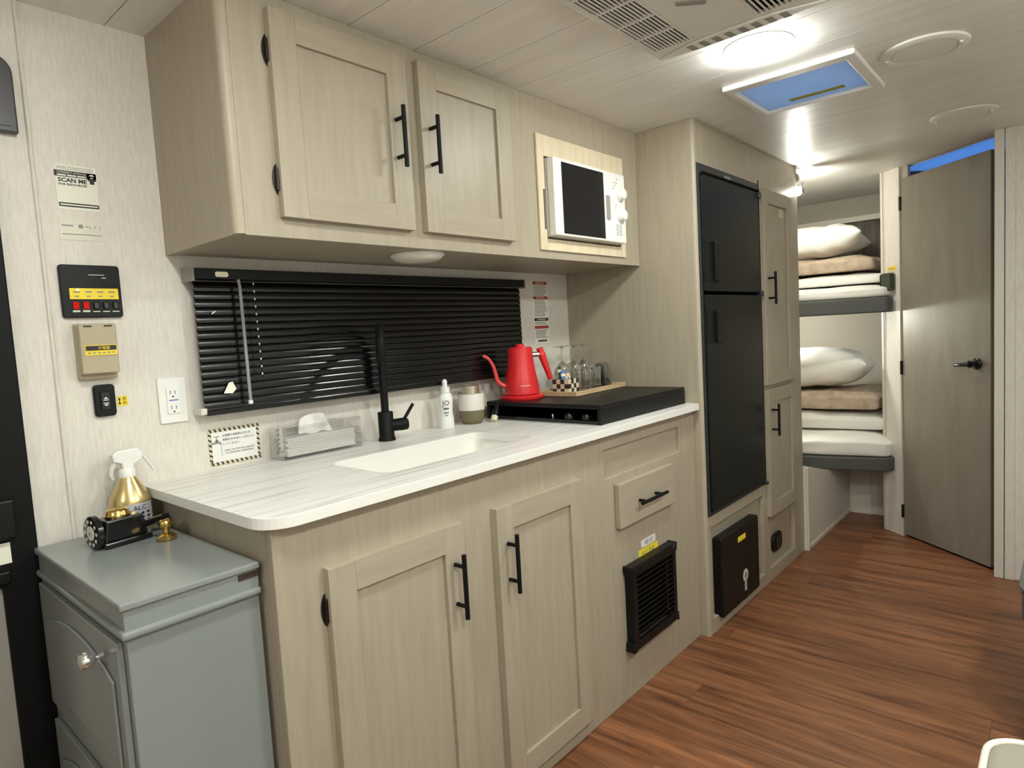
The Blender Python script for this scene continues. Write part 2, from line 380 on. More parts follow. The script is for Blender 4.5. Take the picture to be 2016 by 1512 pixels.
mb.prism([(0.288 + 0.007 * (i / 8), 1.6295 + 0.0025 * math.sin(math.pi * i / 8)) for i in range(9)], -0.0019, -0.0017, 'y', mi=2)
text(mb, 'SCAN ME', 0.2265, 1.6163, 0.0120, -0.0013, width=0.055, bold=0.035)
text(mb, 'FOR RESOURCES', 0.2265, 1.6090, 0.0058, -0.0013, width=0.054, bold=0.03)
mb.box(0.2235, 0.3005, -0.0017, -0.0012, 1.5625, 1.5712); mb.box(0.226, 0.298, -0.0019, -0.0017, 1.5655, 1.5682, mi=2)
mb.build('lettering', [M['ink'], M['greyink'], M['paper']], t)
t = thing('certificate_sticker', 'pale translucent sticker with small grey symbols under the SCAN ME sticker', 'sticker', (0.26, 0, 1.49))
B(0.219, 0.302, -0.0010, -0.0004, 1.490, 1.538).build('film', M['clearfilm'], t)
mb = MB()
mb.box(0.224, 0.246, -0.0013, -0.001, 1.520, 1.5228).box(0.256, 0.2645, -0.0013, -0.001, 1.517, 1.525).box(0.269, 0.276, -0.0013, -0.001, 1.520, 1.522)
mb.box(0.224, 0.300, -0.0013, -0.001, 1.502, 1.5038)
text(mb, '(  F  )', 0.277, 1.5165, 0.010, -0.0011)
mb.build('lettering', M['greyink'], t)

t = thing('control_panel', 'black tank monitor panel with yellow label and two red lit switches', 'panel', (0.265, 0, 1.318))
MB().prism(rrect(0.206, 0.325, 1.318, 1.435, 0.007, 4), -0.010, -0.0004, 'y').build('faceplate', M['black'], t, bevel=0.002)
B(0.222, 0.318, -0.0112, -0.010, 1.359, 1.383).build('yellow_label', M['yellow'], t)
mb = MB()
for i in range(4): mb.box(0.229 + 0.023 * i, 0.242 + 0.023 * i, -0.0116, -0.0112, 1.3735, 1.3765); mb.box(0.231 + 0.023 * i, 0.239 + 0.023 * i, -0.0116, -0.0112, 1.364, 1.3665)
mb.build('label_print', M['greyink'], t)
for i in range(5):
    s = B(0.2265 + i * 0.0195, 0.2375 + i * 0.0195, -0.0145, -0.010, 1.337, 1.353).build('rocker_switch', M['redlit'] if i < 2 else M['black_gloss'], t, bevel=0.002)
    if i < 2: s['label'] = 'red lit rocker switch'
for i in range(5): B(0.225 + i * 0.0195, 0.239 + i * 0.0195, -0.0104, -0.010, 1.3305, 1.3325 + (0.002 if i < 2 else 0)).build('legend', M['offwhite'], t)
B(0.262, 0.293, -0.0104, -0.010, 1.4125, 1.4140).build('level_scale', M['offwhite'], t)
B(0.288, 0.296, -0.0104, -0.010, 1.4055, 1.4075).build('display_mark', M['offwhite'], t)
MB().lathe([(0.0012, -0.0130), (0.0022, -0.0120), (0.0022, -0.010)], (0.238, 0, 1.3795), 10, 'y').build('indicator', M['spotlit'], t)

t = thing('breaker_box', 'beige hinged cover box with black and yellow label on the wall', 'box', (0.26, 0, 1.18))
B(0.2225, 0.298, -0.018, -0.0004, 1.180, 1.304).build('base', M['beige'], t, bevel=0.003)
lid = MB().prism([(-0.018, 1.300), (-0.018, 1.190), (-0.040, 1.1925), (-0.042, 1.303)], 0.2235, 0.297, 'x').build('cover', M['beige'], t, bevel=0.003)
MB().box(0.2325, 0.248, -0.0435, -0.0415, 1.296, 1.299).box(0.272, 0.288, -0.0435, -0.0415, 1.296, 1.299).build('hinge_line', M['bronze'], lid)
MB().box(0.231, 0.294, -0.0424, -0.0400, 1.233, 1.2555).build('label', M['yellow'], lid)
MB().box(0.2325, 0.2925, -0.0430, -0.0410, 1.2435, 1.2540).build('label_band', M['ink'], lid)
mb = MB()
for i in range(6): mb.box(0.236 + i * 0.0095, 0.242 + i * 0.0095, -0.0430, -0.0415, 1.2368, 1.2395)
text(mb, '分電盤', 0.256, 1.2460, 0.008, -0.0432, mi=1)
mb.build('label_print', [M['greyink'], M['yellow']], lid)

t = thing('slide_switch', 'black wall switch with two white arrow marks under the beige box', 'switch', (0.268, 0, 1.093))
MB().prism(rrect(0.247, 0.2905, 1.093, 1.166, 0.008, 4), -0.011, -0.0004, 'y').build('bezel', M['black'], t, bevel=0.003)
B(0.259, 0.279, -0.015, -0.011, 1.108, 1.150).build('rocker', M['black_gloss'], t, bevel=0.003)
mb = MB()
for zz, sg in ((1.133, 1), (1.121, -1)):
    mb.prism([(0.264, zz), (0.274, zz), (0.269, zz + sg * 0.0045)], -0.0155, -0.015, 'y'); mb.box(0.2635, 0.2745, -0.0155, -0.015, zz - sg * 0.0035, zz - sg * 0.0018)
mb.build('arrow_mark', M['offwhite'], t)
t = thing('small_tag', 'small yellow tag sticker right of the black wall switch', 'sticker', (0.307, 0, 1.112))
B(0.2965, 0.3185, -0.001, -0.0004, 1.1125, 1.135).build('tape', M['yellow'], t)
mb = MB(); mb.box(0.2995, 0.3015, -0.0014, -0.001, 1.1185, 1.129).box(0.2983, 0.3028, -0.0014, -0.001, 1.1165, 1.120).box(0.2983, 0.3028, -0.0014, -0.001, 1.1275, 1.131)
text(mb, '照', 0.3065, 1.1255, 0.009, -0.0012); text(mb, '明', 0.3065, 1.1155, 0.009, -0.0012)
mb.build('lettering', M['ink'], t)

t = thing('wall_outlet', 'white duplex wall outlet with cover plate left of the blind', 'outlet', (0.416, 0, 1.057))
MB().prism(rrect(0.3835, 0.4485, 1.057, 1.1685, 0.004, 3), -0.006, -0.0004, 'y').build('cover_plate', M['white'], t, bevel=0.002)
f = MB().prism(rrect(0.401, 0.431, 1.080, 1.1455, 0.002, 3), -0.0095, -0.006, 'y').build('receptacle', M['white'], t, bevel=0.001)
mb = MB()
for zz in (1.128, 1.091):
    mb.box(0.409, 0.4105, -0.0098, -0.0094, zz, zz + 0.009); mb.box(0.420, 0.4215, -0.0098, -0.0094, zz, zz + 0.008); mb.lathe([(0.0022, -0.0098), (0.0022, -0.0094)], (0.4152, 0, zz - 0.006), 10, 'y')
mb.build('slot', M['ink'], f)
B(0.4055, 0.4265, -0.0100, -0.0094, 1.1115, 1.1145).build('test_button', M['packblue'], f)

t = thing('notice_sign', 'white tap notice with yellow and black striped border behind the worktop', 'sign', (0.56, 0, 0.931))
B(0.4925, 0.6295, -0.0018, -0.0004, 0.931, 1.0255).build('backing', M['cream'], t)
B(0.5005, 0.6215, -0.0024, -0.0018, 0.9395, 1.0170).build('sheet', M['white'], t)
mb = MB(); st = 0.0128; hw = 0.0032
for i in range(11):
    xx = 0.4945 + i * st
    for z0 in (1.0172, 0.9312): mb.prism([(xx, z0 + 0.0085), (xx + 0.0048, z0 + 0.0085), (xx + 0.0088, z0), (xx + 0.0040, z0)], -0.0022, -0.0018, 'y')
for i in range(6):
    zz = 0.9395 + i * 0.0132
    for x0 in (0.4926, 0.6216): mb.prism([(x0, zz + 0.0095), (x0, zz + 0.0045), (x0 + 0.0078, zz), (x0 + 0.0078, zz + 0.005)], -0.0022, -0.0018, 'y')
mb.build('stripe_border', M['ink'], t)
mb = MB()
text(mb, '水道管の凍結防止のため', 0.5285, 1.0035, 0.0072, -0.0026, width=0.076)
text(mb, '夜間は水を出しっぱなしに', 0.5285, 0.9925, 0.0072, -0.0026, width=0.086)
text(mb, 'してください', 0.5285, 0.9810, 0.0072, -0.0026, width=0.043)
text(mb, 'TURN ON TAP FULL NIGHTS', 0.5305, 0.9645, 0.0062, -0.0026, width=0.082)
text(mb, 'TO PREVENT FREEZING', 0.5335, 0.9570, 0.0062, -0.0026, width=0.077)
mb.build('lettering', M['ink'], t)
mb = MB(); mb.box(0.5055, 0.5215, -0.0028, -0.0024, 1.0045, 1.0068).box(0.5125, 0.5148, -0.0028, -0.0024, 0.993, 1.005).prism([(0.5075, 0.9915), (0.510, 0.997), (0.517, 0.997), (0.5195, 0.9915)], -0.0028, -0.0024, 'y')
mb.box(0.4985, 0.521, -0.0028, -0.0024, 0.9865, 0.9918).box(0.521, 0.5255, -0.0028, -0.0024, 0.9835, 0.9905).box(0.5238, 0.5248, -0.0028, -0.0024, 0.955, 0.9835)
mb.build('tap_pictogram', M['midgrey'], t)

t = thing('warning_label', 'tall narrow label of red headed warnings on the wall right of the blind', 'sticker', (1.885, 0, 1.183))
B(1.842, 1.940, -0.0010, -0.0004, 1.180, 1.4365).build('sheet', M['paper'], t)
mb = MB()
for z0, z1, k in ((1.4225, 1.435, 0), (1.3625, 1.374, 0), (1.2725, 1.285, 1), (1.241, 1.253, 0), (1.187, 1.194, 1)):
    xa, xb = (1.845, 1.937) if z0 > 1.2 else (1.862, 1.922)
    mb.box(xa, xb, -0.0014, -0.001, z0, z1, mi=k)
    if z0 > 1.25: text(mb, 'WARNING', 1.862, z0 + 0.003, 0.0095, -0.0016, mi=3, width=0.055)
for za, zb in ((1.418, 1.380), (1.358, 1.290), (1.268, 1.256), (1.236, 1.204)):
    z = za
    while z > zb: mb.box(1.848, 1.934 - random.random() * 0.02, -0.0013, -0.001, z - 0.003, z, mi=2); z -= 0.0062
mb.build('lettering', [M['redink'], M['brown'], M['greyink'], M['paper']], t)

# ------------------------------------------------------------------ window with black mini blind
wn = struct(MB().plate(0.50, 1.66, 1.09, 1.40, -0.016, -0.0004, [(0.53, 1.63, 1.12, 1.37)], 'y').build('window_1', M['black_matte'], bevel=0.003))
B(0.53, 1.63, -0.006, -0.002, 1.12, 1.37).build('pane', M['winglass'], wn)
bl = thing('window_blind', 'black glossy mini blind lowered over the galley window', 'blind', (1.09, -0.045, 1.06))
MB().box(0.470, 1.722, -0.060, -0.022, 1.405, 1.432).build('headrail', M['black'], bl, bevel=0.002)
br = None
for a in (0.466, 1.7205): B(a, a + 0.006, -0.062, -0.0006, 1.400, 1.434).build('bracket', M['midgrey'], bl, bevel=0.001)
prof = []
nseg = 8
for i in range(nseg + 1):
    q = -1 + 2 * i / nseg                      # -1 bottom .. 1 top
    s_ = q * 0.0128; bow = 0.0030 * (1 - q * q)
    ct, st_ = math.cos(R(17)), math.sin(R(17))
    yy = -bow * ct + s_ * st_ ; zz = s_ * ct + bow * st_
    prof.append((yy, zz))
poly = prof + [(a + 0.0007, b) for a, b in prof[::-1]]
sl0 = None
for i in range(16):
    zz = 1.389 - i * 0.0196
    if sl0 is None:
        sl0 = MB().prism(poly, -0.6175, 0.6175, 'x').build('slat', M['slat'], bl, world=False, smooth=True); o = sl0
    else:
        o = sl0.copy(); C.objects.link(o); o.parent = bl
    o.location = (1.0925 - 1.09, 0.005 + random.uniform(-0.0004, 0.0004), zz - 1.06)
    o.rotation_euler = (R(random.uniform(-0.8, 0.8)), 0, 0)
MB().box(0.476, 1.709, -0.052, -0.028, 1.066, 1.081).build('bottom_rail', M['slat'], bl, bevel=0.003)
wa = MB().tube([(0.578, -0.066, 1.405), (0.580, -0.067, 1.39), (0.582, -0.067, 1.095)], 0.0040, 6).build('tilt_wand', mat('wand_grey', (0.30, 0.30, 0.30), 0.25), bl)
MB().tube([(0.582, -0.067, 1.095), (0.582, -0.067, 1.086)], 0.006, 8).build('wand_tip', M['white'], wa)
cd = MB().tube([(0.617, -0.066, 1.41), (0.621, -0.066, 1.15)], 0.0011, 6).build('lift_cord', M['black'], bl)
mb = MB()
for i in range(13): mb.lathe([(0.0006, -0.0035), (0.0022, -0.001), (0.0022, 0.001), (0.0006, 0.0035)], (0.6172 + 0.0003 * i, -0.0665, 1.395 - i * 0.0195), 6)
mb.build('cord_bead', M['offwhite'], cd)
MB().prism([(0.522, 1.1185), (0.5445, 1.117), (0.5555, 1.1275), (0.547, 1.1465), (0.537, 1.1445)], -0.0505, -0.0495, 'y').build('torn_sticker', M['paper'], bl)
MB().prism([(0.510, 1.318), (0.519, 1.324), (0.522, 1.328), (0.512, 1.324)], -0.0500, -0.0492, 'y').build('torn_sticker', M['paper'], bl)
MB().prism(rrect(0.523, 0.556, 1.411, 1.424, 0.005, 4), -0.0612, -0.0600, 'y').build('oval_label', M['capmetal'], bl)
MB().box(0.462, 0.478, -0.050, -0.0006, 1.070, 1.086).build('hold_down_clip', M['offwhite'], bl, bevel=0.002)

# ------------------------------------------------------------------ cabinet parts
def shaker(x0, x1, z0, z1, yf, parent, th=0.020, rail=0.062, name='door'):
    """shaker door: root mesh = stiles; rails and recessed panel as sub-parts. yf = front face y"""
    d = B(x0 + 0.0005, x1 - 0.0005, yf + 0.009, yf + th, z0 + 0.0005, z1 - 0.0005).build(name, M['wood'], parent)
    for a in (x0, x1 - rail): B(a, a + rail, yf, yf + 0.0092, z0, z1).build('stile', M['wood'], d, bevel=0.0012)
    for b in (z0, z1 - rail): B(x0 + rail, x1 - rail, yf + 0.0001, yf + 0.0092, b, b + rail).build('rail', M['wood_h'], d, bevel=0.0005)
    return d
def pull(parent, x, z0, z1, yf, r=0.0058, stand=0.032, axis='z', name='handle'):
    L = z1 - z0; mb = MB()
    if axis == 'z':
        mb.tube([(x, yf - stand, z0), (x, yf - stand, z1)], r, 12)
        for zz in (z0 + 0.19 * L, z1 - 0.19 * L): mb.tube([(x, yf, zz), (x, yf - stand, zz)], r * 0.85, 10)
    else:
        mb.tube([(z0, yf - stand, x), (z1, yf - stand, x)], r, 12)
        for zz in (z0 + 0.19 * L, z1 - 0.19 * L): mb.tube([(zz, yf, x), (zz, yf - stand, x)], r * 0.85, 10)
    return mb.build(name, M['black_matte'], parent, smooth=True)
def hinge(parent, x, zc, yf, h=0.066):
    mb = MB(); pts = []
    for i in range(13):
        q = i / 12; pts.append((x - 0.010 * math.sin(math.pi * q) ** 0.7 - 0.001, zc - h / 2 + h * q))
    mb.prism(pts + [(x, zc + h / 2), (x, zc - h / 2)], yf - 0.003, yf, 'y')
    mb.tube([(x - 0.001, yf - 0.006, zc - h * 0.36), (x - 0.001, yf - 0.006, zc + h * 0.36)], 0.0045, 10)
    return mb.build('hinge', M['bronze'], parent, bevel=0.0006)

# upper cabinet
uc = thing('wall_cabinet', 'long greige wood wall cabinet over the sink with two doors and microwave niche', 'cabinet', (1.26, -0.18, ZU))
B(XU0, XU0 + 0.018, -0.352, -0.0004, ZU, ZC - 0.0005).build('side_panel', M['wood'], uc)
MB().plate(XU0 + 0.022, XF - 0.001, ZU, ZC - 0.0005, -DU, -DU + 0.02, [(1.478, 1.934, 1.528, 1.80)], 'y').build('face_frame', M['wood'], uc, bevel=0.001)
pts = [(XU0, -0.352)] + [(XU0 + 0.019 - 0.019 * math.cos(R(90 * i / 6)), -0.352 - 0.0145 * math.sin(R(90 * i / 6))) for i in range(7)] + [(XU0 + 0.0205, -0.3665), (XU0 + 0.0205, -0.3523), (XU0, -0.3523)]
MB().prism(pts[1:], ZU + 0.002, ZC - 0.0005, 'z').build('corner_trim', M['wood'], uc, smooth=True)
B(XU0 + 0.018, XF - 0.001, -0.345, -0.0004, ZU + 0.002, ZU + 0.014).build('bottom_panel', M['wood_h'], uc)
B(1.40, 1.42, -0.344, -0.0006, ZU + 0.0142, ZC - 0.001).build('divider', M['wood'], uc)
B(1.42, XF - 0.002, -0.012, -0.0006, ZU + 0.0142, ZC - 0.001).build('niche_back', M['dark'], uc)
for (x0, x1, hx, hz) in ((0.537, 0.908, 0.864, None), (0.949, 1.308, 0.978, None)):
    d = shaker(x0, x1, 1.508, 1.948, -DU - 0.0205, uc)
    pull(d, hx, 1.657, 1.806, -DU - 0.0205)
    if x0 < 0.6:
        hinge(d, x0, 1.861, -DU); hinge(d, x0, 1.590, -DU)
mt = MB().plate(1.444, 1.966, 1.4925, 1.862, -DU - 0.0075, -DU - 0.0003, [(1.480, 1.932, 1.530, 1.795), (1.468, 1.481, 1.560, 1.688)], 'y').build('microwave_trim', M['oak'], uc, bevel=0.001)
mt['label'] = 'pale oak microwave surround'

# microwave
mw = thing('microwave', 'white microwave with dark door window and two dials in the wall cabinet', 'microwave', (1.70, -0.2, 1.535))
YM = -0.405
B(1.486, 1.924, YM + 0.03, -0.06, 1.536, 1.790).build('body', M['offwhite'], mw, bevel=0.004)
mwd = MB().box(1.4855, 1.802, YM, YM + 0.029, 1.538, 1.789).build('door', M['white'], mw, bevel=0.005, seg=3)
B(1.528, 1.776, YM - 0.0012, YM + 0.001, 1.546, 1.777).build('door_glass', M['black_gloss'], mwd)
cp = MB().box(1.8035, 1.9245, YM + 0.002, YM + 0.029, 1.538, 1.789).build('control_panel', M['white'], mw, bevel=0.005, seg=3)
MB().prism(rrect(1.789, 1.816, 1.615, 1.702, 0.006, 4), YM - 0.0008, YM + 0.004, 'y').build('handle_recess', M['midgrey'], mwd)
for zz in (1.713, 1.637):
    k = MB().lathe([(0.0225, YM + 0.002), (0.0225, YM - 0.004), (0.0205, YM - 0.005), (0.0185, YM - 0.020), (0.016, YM - 0.022)], (1.884, 0, zz), 28, 'y').build('dial', M['white'], cp, smooth=True)
    k['label'] = 'white round timer dial' if zz > 1.68 else 'white round power dial'
mb = MB()
for (a, b) in ((1.846, 1.752), (1.852, 1.742), (1.842, 1.731), (1.862, 1.752), (1.866, 1.765), (1.857, 1.672), (1.852, 1.662)): mb.box(a, a + 0.007, YM + 0.0012, YM + 0.0022, b, b + 0.0035)
for i in range(6):
    for j in range(2): mb.box(1.855 + j * 0.022, 1.870 + j * 0.022, YM + 0.0012, YM + 0.0022, 1.566 + i * 0.007, 1.5685 + i * 0.007)
mb.build('control_print', M['midgrey'], cp)

pk = thing('puck_light', 'round frosted puck light, off, under the wall cabinet', 'light', (1.010, -0.265, ZU))
MB().lathe([(0.076, 0.0), (0.076, -0.006), (0.070, -0.009)], (1.010, -0.265, ZU + 0.0008), 40).build('housing', M['white'], pk, smooth=True)
MB().lathe([(0.0705, 0.0), (0.066, -0.006), (0.05, -0.011), (0.025, -0.014), (0.004, -0.0148)], (1.010, -0.265, ZU - 0.008), 40).build('diffuser', M['lens_off'], pk, smooth=True)

# base cabinet
bc = thing('base_cabinet', 'greige wood base cabinet under the worktop with doors and drawer', 'cabinet', (1.2, -0.28, 0))
B(XB0, XB0 + 0.018, -DB + 0.02, -0.0004, 0, 0.899).build('side_panel', M['wood'], bc)
FPH = (1.447, 1.951, 0.757, 0.849)
MB().plate(XB0, XF - 0.001, 0, 0.899, -DB, -DB + 0.02, [FPH], 'y').build('face_frame', M['wood'], bc, bevel=0.002)
MB().box(FPH[0] + 0.0003, FPH[1] - 0.0003, -DB + 0.010, -DB + 0.019, FPH[2] + 0.0003, FPH[3] - 0.0003).build('false_drawer_front', M['wood_h'], bc)
YD = -DB - 0.0205
d1 = shaker(0.446, 0.812, 0.055, 0.794, YD, bc); pull(d1, 0.7765, 0.577, 0.729, YD); hinge(d1, 0.446, 0.709, -DB)
d2 = shaker(0.927, 1.300, 0.055, 0.793, YD, bc); pull(d2, 0.9625, 0.574, 0.725, YD)
dr = MB().box(1.498, 1.864, YD, YD + 0.02, 0.586, 0.731).build('drawer', M['wood_h'], bc, bevel=0.003)
pull(dr, 0.6545, 1.585, 1.757, YD, stand=0.030, axis='x')

# countertop with sink cut-out
ct = thing('countertop', 'white worktop with grey streaks and rounded front corner', 'worktop', (1.2, -0.3, 0.89))
SX0, SX1, SY0, SY1 = 0.690, 1.232, -0.478, -0.232
mb = MB()
outer = [(XF - 0.001, -0.0004), (0.330, -0.0004), (0.322, -0.012)]
outer += [(0.322 + 0.065 - 0.065 * math.cos(R(90 * i / 8)), -0.604 + 0.065 - 0.065 * math.sin(R(90 * i / 8))) for i in range(9)]
outer += [(XF - 0.025 + 0.024 * math.sin(R(90 * i / 5)), -0.604 + 0.024 - 0.024 * math.cos(R(90 * i / 5))) for i in range(6)]
bm = bmesh.new(); inner = rrect(SX0, SX1, SY0, SY1, 0.035, 5)
def loop(pts, z): 
    vs = [bm.verts.new((a, b, z)) for a, b in pts]; return vs
top_o, top_i = loop(outer, ZT), loop(inner, ZT); bot_o, bot_i = loop(outer, 0.8995), loop(inner, 0.8995)
def ring(vs): return [bm.edges.new((vs[i], vs[(i + 1) % len(vs)])) for i in range(len(vs))]
e = ring(top_o) + ring(top_i); bmesh.ops.triangle_fill(bm, use_beauty=True, use_dissolve=False, edges=e)
e = ring(bot_o) + ring(bot_i); bmesh.ops.triangle_fill(bm, use_beauty=True, use_dissolve=False, edges=e)
for a, b in ((top_o, bot_o), (top_i, bot_i)):
    for i in range(len(a)):
        j = (i + 1) % len(a); bm.faces.new((a[i], a[j], b[j], b[i]))
bmesh.ops.recalc_face_normals(bm, faces=bm.faces)
for f in bm.faces:
    if abs(f.normal.z) < 0.5: f.material_index = 1
me = bpy.data.meshes.new('slab'); bm.to_mesh(me); bm.free(); me.materials.append(M['counter']); me.materials.append(M['counter_edge'])
so = bpy.data.objects.new('slab', me); C.objects.link(so); so.parent = ct; 
me.transform(Matrix.Translation(-Vector(ct.location)))
md = so.modifiers.new('edge', 'BEVEL'); md.width = 0.006; md.segments = 3; md.limit_method = 'ANGLE'; md.angle_limit = R(50)

sk = thing('kitchen_sink', 'white undermount sink basin set in the worktop', 'sink', (0.956, -0.347, 0.74))
def basin(inset, z0, z1):
    mb = MB(); a = rrect(SX0 - 0.004, SX1 + 0.004, SY0 - 0.004, SY1 + 0.004, 0.037, 5); b = rrect(SX0 + 0.012, SX1 - 0.012, SY0 + 0.012, SY1 - 0.012, 0.035, 5); c = rrect(SX0 + 0.035, SX1 - 0.035, SY0 + 0.035, SY1 - 0.035, 0.03, 5)
    n = len(a); vs = [(p, q, z1) for p, q in a] + [(p, q, z0 + 0.02) for p, q in b] + [(p, q, z0) for p, q in c]
    fs = [(i, (i + 1) % n, n + (i + 1) % n, n + i) for i in range(n)] + [(n + i, n + (i + 1) % n, 2 * n + (i + 1) % n, 2 * n + i) for i in range(n)] + [tuple(range(2 * n, 3 * n))]
    return mb.add(vs, fs)
o = basin(0, 0.765, 0.899).build('basin', M['sink'], sk, smooth=True); md = o.modifiers.new('thick', 'SOLIDIFY'); md.thickness = 0.006; md.offset = -1
MB().lathe([(0.043, 0.7655), (0.043, 0.768), (0.034, 0.7685), (0.030, 0.766)], (1.10, -0.345, 0), 28).build('drain', M['chrome'], sk, smooth=True)

# faucet: gooseneck arcs over the sink
fc = thing('faucet', 'matte black gooseneck tap with side lever behind the sink', 'tap', (0.999, -0.078, ZT))
fx, fy = 0.999, -0.078; dx, dy = -0.6046, -0.7966
MB().lathe([(0.0265, ZT), (0.0265, ZT + 0.006), (0.0235, ZT + 0.012), (0.0235, 1.008), (0.022, 1.011)], (fx, fy, 0), 28).build('body', M['black_matte'], fc, smooth=True)
rr = 0.0875; zc_ = 1.182
path = [(fx, fy, 1.008), (fx, fy, 1.09), (fx, fy, zc_)] + [(fx + dx * rr * (1 - math.cos(R(a))), fy + dy * rr * (1 - math.cos(R(a))), zc_ + rr * math.sin(R(a))) for a in range(10, 181, 10)]
MB().tube(path, 0.0118, 16).build('neck', M['black_matte'], fc, smooth=True)
tx, ty = fx + dx * 2 * rr, fy + dy * 2 * rr
MB().lathe([(0.0128, zc_ + 0.052), (0.0135, zc_ + 0.048), (0.0138, zc_ - 0.010), (0.012, zc_ - 0.0125)], (tx, ty, 0), 24).build('spray_head', M['black_matte'], fc, smooth=True)
sd = Vector((0.86, -0.5, 0.02)).normalized(); c0 = Vector((fx, fy, 0.967))
MB().tube([c0 + sd * 0.015, c0 + sd * 0.05, c0 + sd * 0.064, c0 + sd * 0.069], [0.0185, 0.0195, 0.0185, 0.013], 20).build('valve', M['black_matte'], fc, smooth=True)
p0 = c0 + sd * 0.056 + Vector((0, 0, 0.014))
MB().tube([p0, p0 + Vector((0.030, -0.012, 0.046))], 0.0052, 10).build('lever', M['black_matte'], fc, smooth=True)

# acrylic tissue holder
tb = thing('tissue_box', 'clear acrylic tissue holder with white tissues behind the sink', 'tissue box', (0.78, -0.045, ZT))
x0, x1, y0, y1, z0, z1, q = 0.654, 0.906, -0.080, -0.008, ZT + 0.0003, 1.008, 0.0025
for a in ((x0, x1, y0, y0 + q, z0, z1), (x0, x1, y1 - q, y1, z0, z1), (x0, x0 + q, y0 + q, y1 - q, z0, z1), (x1 - q, x1, y0 + q, y1 - q, z0, z1), (x0 + q, x1 - q, y0 + q, y1 - q, z0, z0 + q)):
    B(*a).build('wall_panel', M['acrylic'], tb)
MB().plate(x0, x1, y0, y1, z1, z1 + q, [(0.715, 0.845, -0.065, -0.022)], 'z').build('lid', M['acrylic'], tb)
mb = MB()
for i in range(7): mb.box(x0 + 0.012 + random.random() * 0.008, x1 - 0.014 - random.random() * 0.008, y0 + 0.008, y1 - 0.008, z0 + 0.006 + i * 0.0072, z0 + 0.0131 + i * 0.0072)
o = mb.build('tissue_stack', M['sheet'], tb, bevel=0.002)
mb = MB(); n = 9
vs = []; fs = []
for i in range(n):
    for j in range(6):
        u = i / (n - 1); v = j / 5
        vs.append((0.722 + 0.105 * u, -0.045 + 0.016 * math.sin(u * 7) * v + 0.006 * math.sin(u * 17), z1 - 0.028 + (0.058 * math.sin(math.pi * (0.08 + 0.86 * u)) ** 0.8) * v + 0.004 * math.sin(u * 11)))
for i in range(n - 1):
    for j in range(5): fs.append((i * 6 + j, (i + 1) * 6 + j, (i + 1) * 6 + j + 1, i * 6 + j + 1))
o = mb.add(vs, fs).build('tissue', M['sheet'], tb, smooth=True, sub=1)

# dish soap bottle
t = thing('soap_bottle', 'white squeeze bottle of dish soap marked JO beside the tap', 'bottle', (1.262, -0.068, ZT))
bx, by = 1.262, -0.068
MB().lathe([(0.025, ZT), (0.0275, ZT + 0.003), (0.0265, ZT + 0.03), (0.0225, ZT + 0.055), (0.0245, ZT + 0.075), (0.0262, ZT + 0.098), (0.024, ZT + 0.112), (0.015, ZT + 0.119), (0.0125, ZT + 0.121)], (bx, by, 0), 32, sx=1.0, sy=0.8).build('body', M['white'], t, smooth=True)
MB().lathe([(0.0155, ZT + 0.120), (0.0155, ZT + 0.137), (0.012, ZT + 0.140), (0.0085, ZT + 0.141), (0.0085, ZT + 0.152), (0.0095, ZT + 0.155), (0.0075, ZT + 0.161), (0.004, ZT + 0.165)], (bx, by, 0), 20).build('cap', M['white'], t, smooth=True)
def cyl_text(body, ang, rad, size, z, width=None, extra=None):
    mb = MB()
    if body: text(mb, body, 0, 0, size, 0, 'CENTER', width=width)
    if extra: extra(mb)
    out = MB()
    vs = []
    for (px, py, pz) in mb.v:
        a = ang + px / rad; r = rad + 0.0004 - py * 0.5; vs.append((r * math.cos(a), r * math.sin(a), pz + z))
    out.add(vs, mb.f); return out
av = math.atan2(-1.673 - by, -0.214 - bx) + 0.12
def lines(mb):
    for k, (wd, zz, hh) in enumerate(((0.020, -0.014, 0.006), (0.018, -0.027, 0.004), (0.012, -0.036, 0.003))):
        for j in range(4): mb.box(-wd / 2 + j * wd / 4, -wd / 2 + (j + 0.75) * wd / 4, -0.0002, 0, zz, zz + hh)
o = cyl_text('JO', av, 0.0258, 0.024, ZT + 0.078, extra=lines)
o.v = [(p[0] + bx, p[1] * 0.82 + by, p[2]) for p in o.v]
o.build('lettering', M['ink'], t)

# two-tone dispenser
t = thing('two_tone_cup', 'two tone cup, white over olive, with champagne metal cap', 'cup', (1.372, -0.080, ZT))
cx_, cy_ = 1.372, -0.080
MB().lathe([(0.030, ZT), (0.036, ZT + 0.004), (0.0435, ZT + 0.022), (0.0455, ZT + 0.0485)], (cx_, cy_, 0), 36).build('base', M['olive'], t, smooth=True)
MB().lathe([(0.0455, ZT + 0.0487), (0.0455, ZT + 0.102), (0.0435, ZT + 0.105), (0.030, ZT + 0.105)], (cx_, cy_, 0), 36).build('body', M['offwhite'], t, smooth=True)
mb = MB(); n = 30; vs = []; fs = []
for i in range(n + 1):
    a = R(-200 + 320 * i / n) + math.atan2(-1.6, -1.5)
    for r, h in ((0.0305, 0.105), (0.0305, 0.133), (0.026, 0.135), (0.026, 0.106)): vs.append((cx_ + r * math.cos(a), cy_ + r * math.sin(a), ZT + h))
for i in range(n):
    for k in range(3): fs.append((i * 4 + k, (i + 1) * 4 + k, (i + 1) * 4 + k + 1, i * 4 + k + 1))
mb.add(vs, fs).lathe([(0.0255, ZT + 0.1055), (0.0255, ZT + 0.120)], (cx_, cy_, 0), 30).build('cap', M['capmetal'], t, smooth=True)
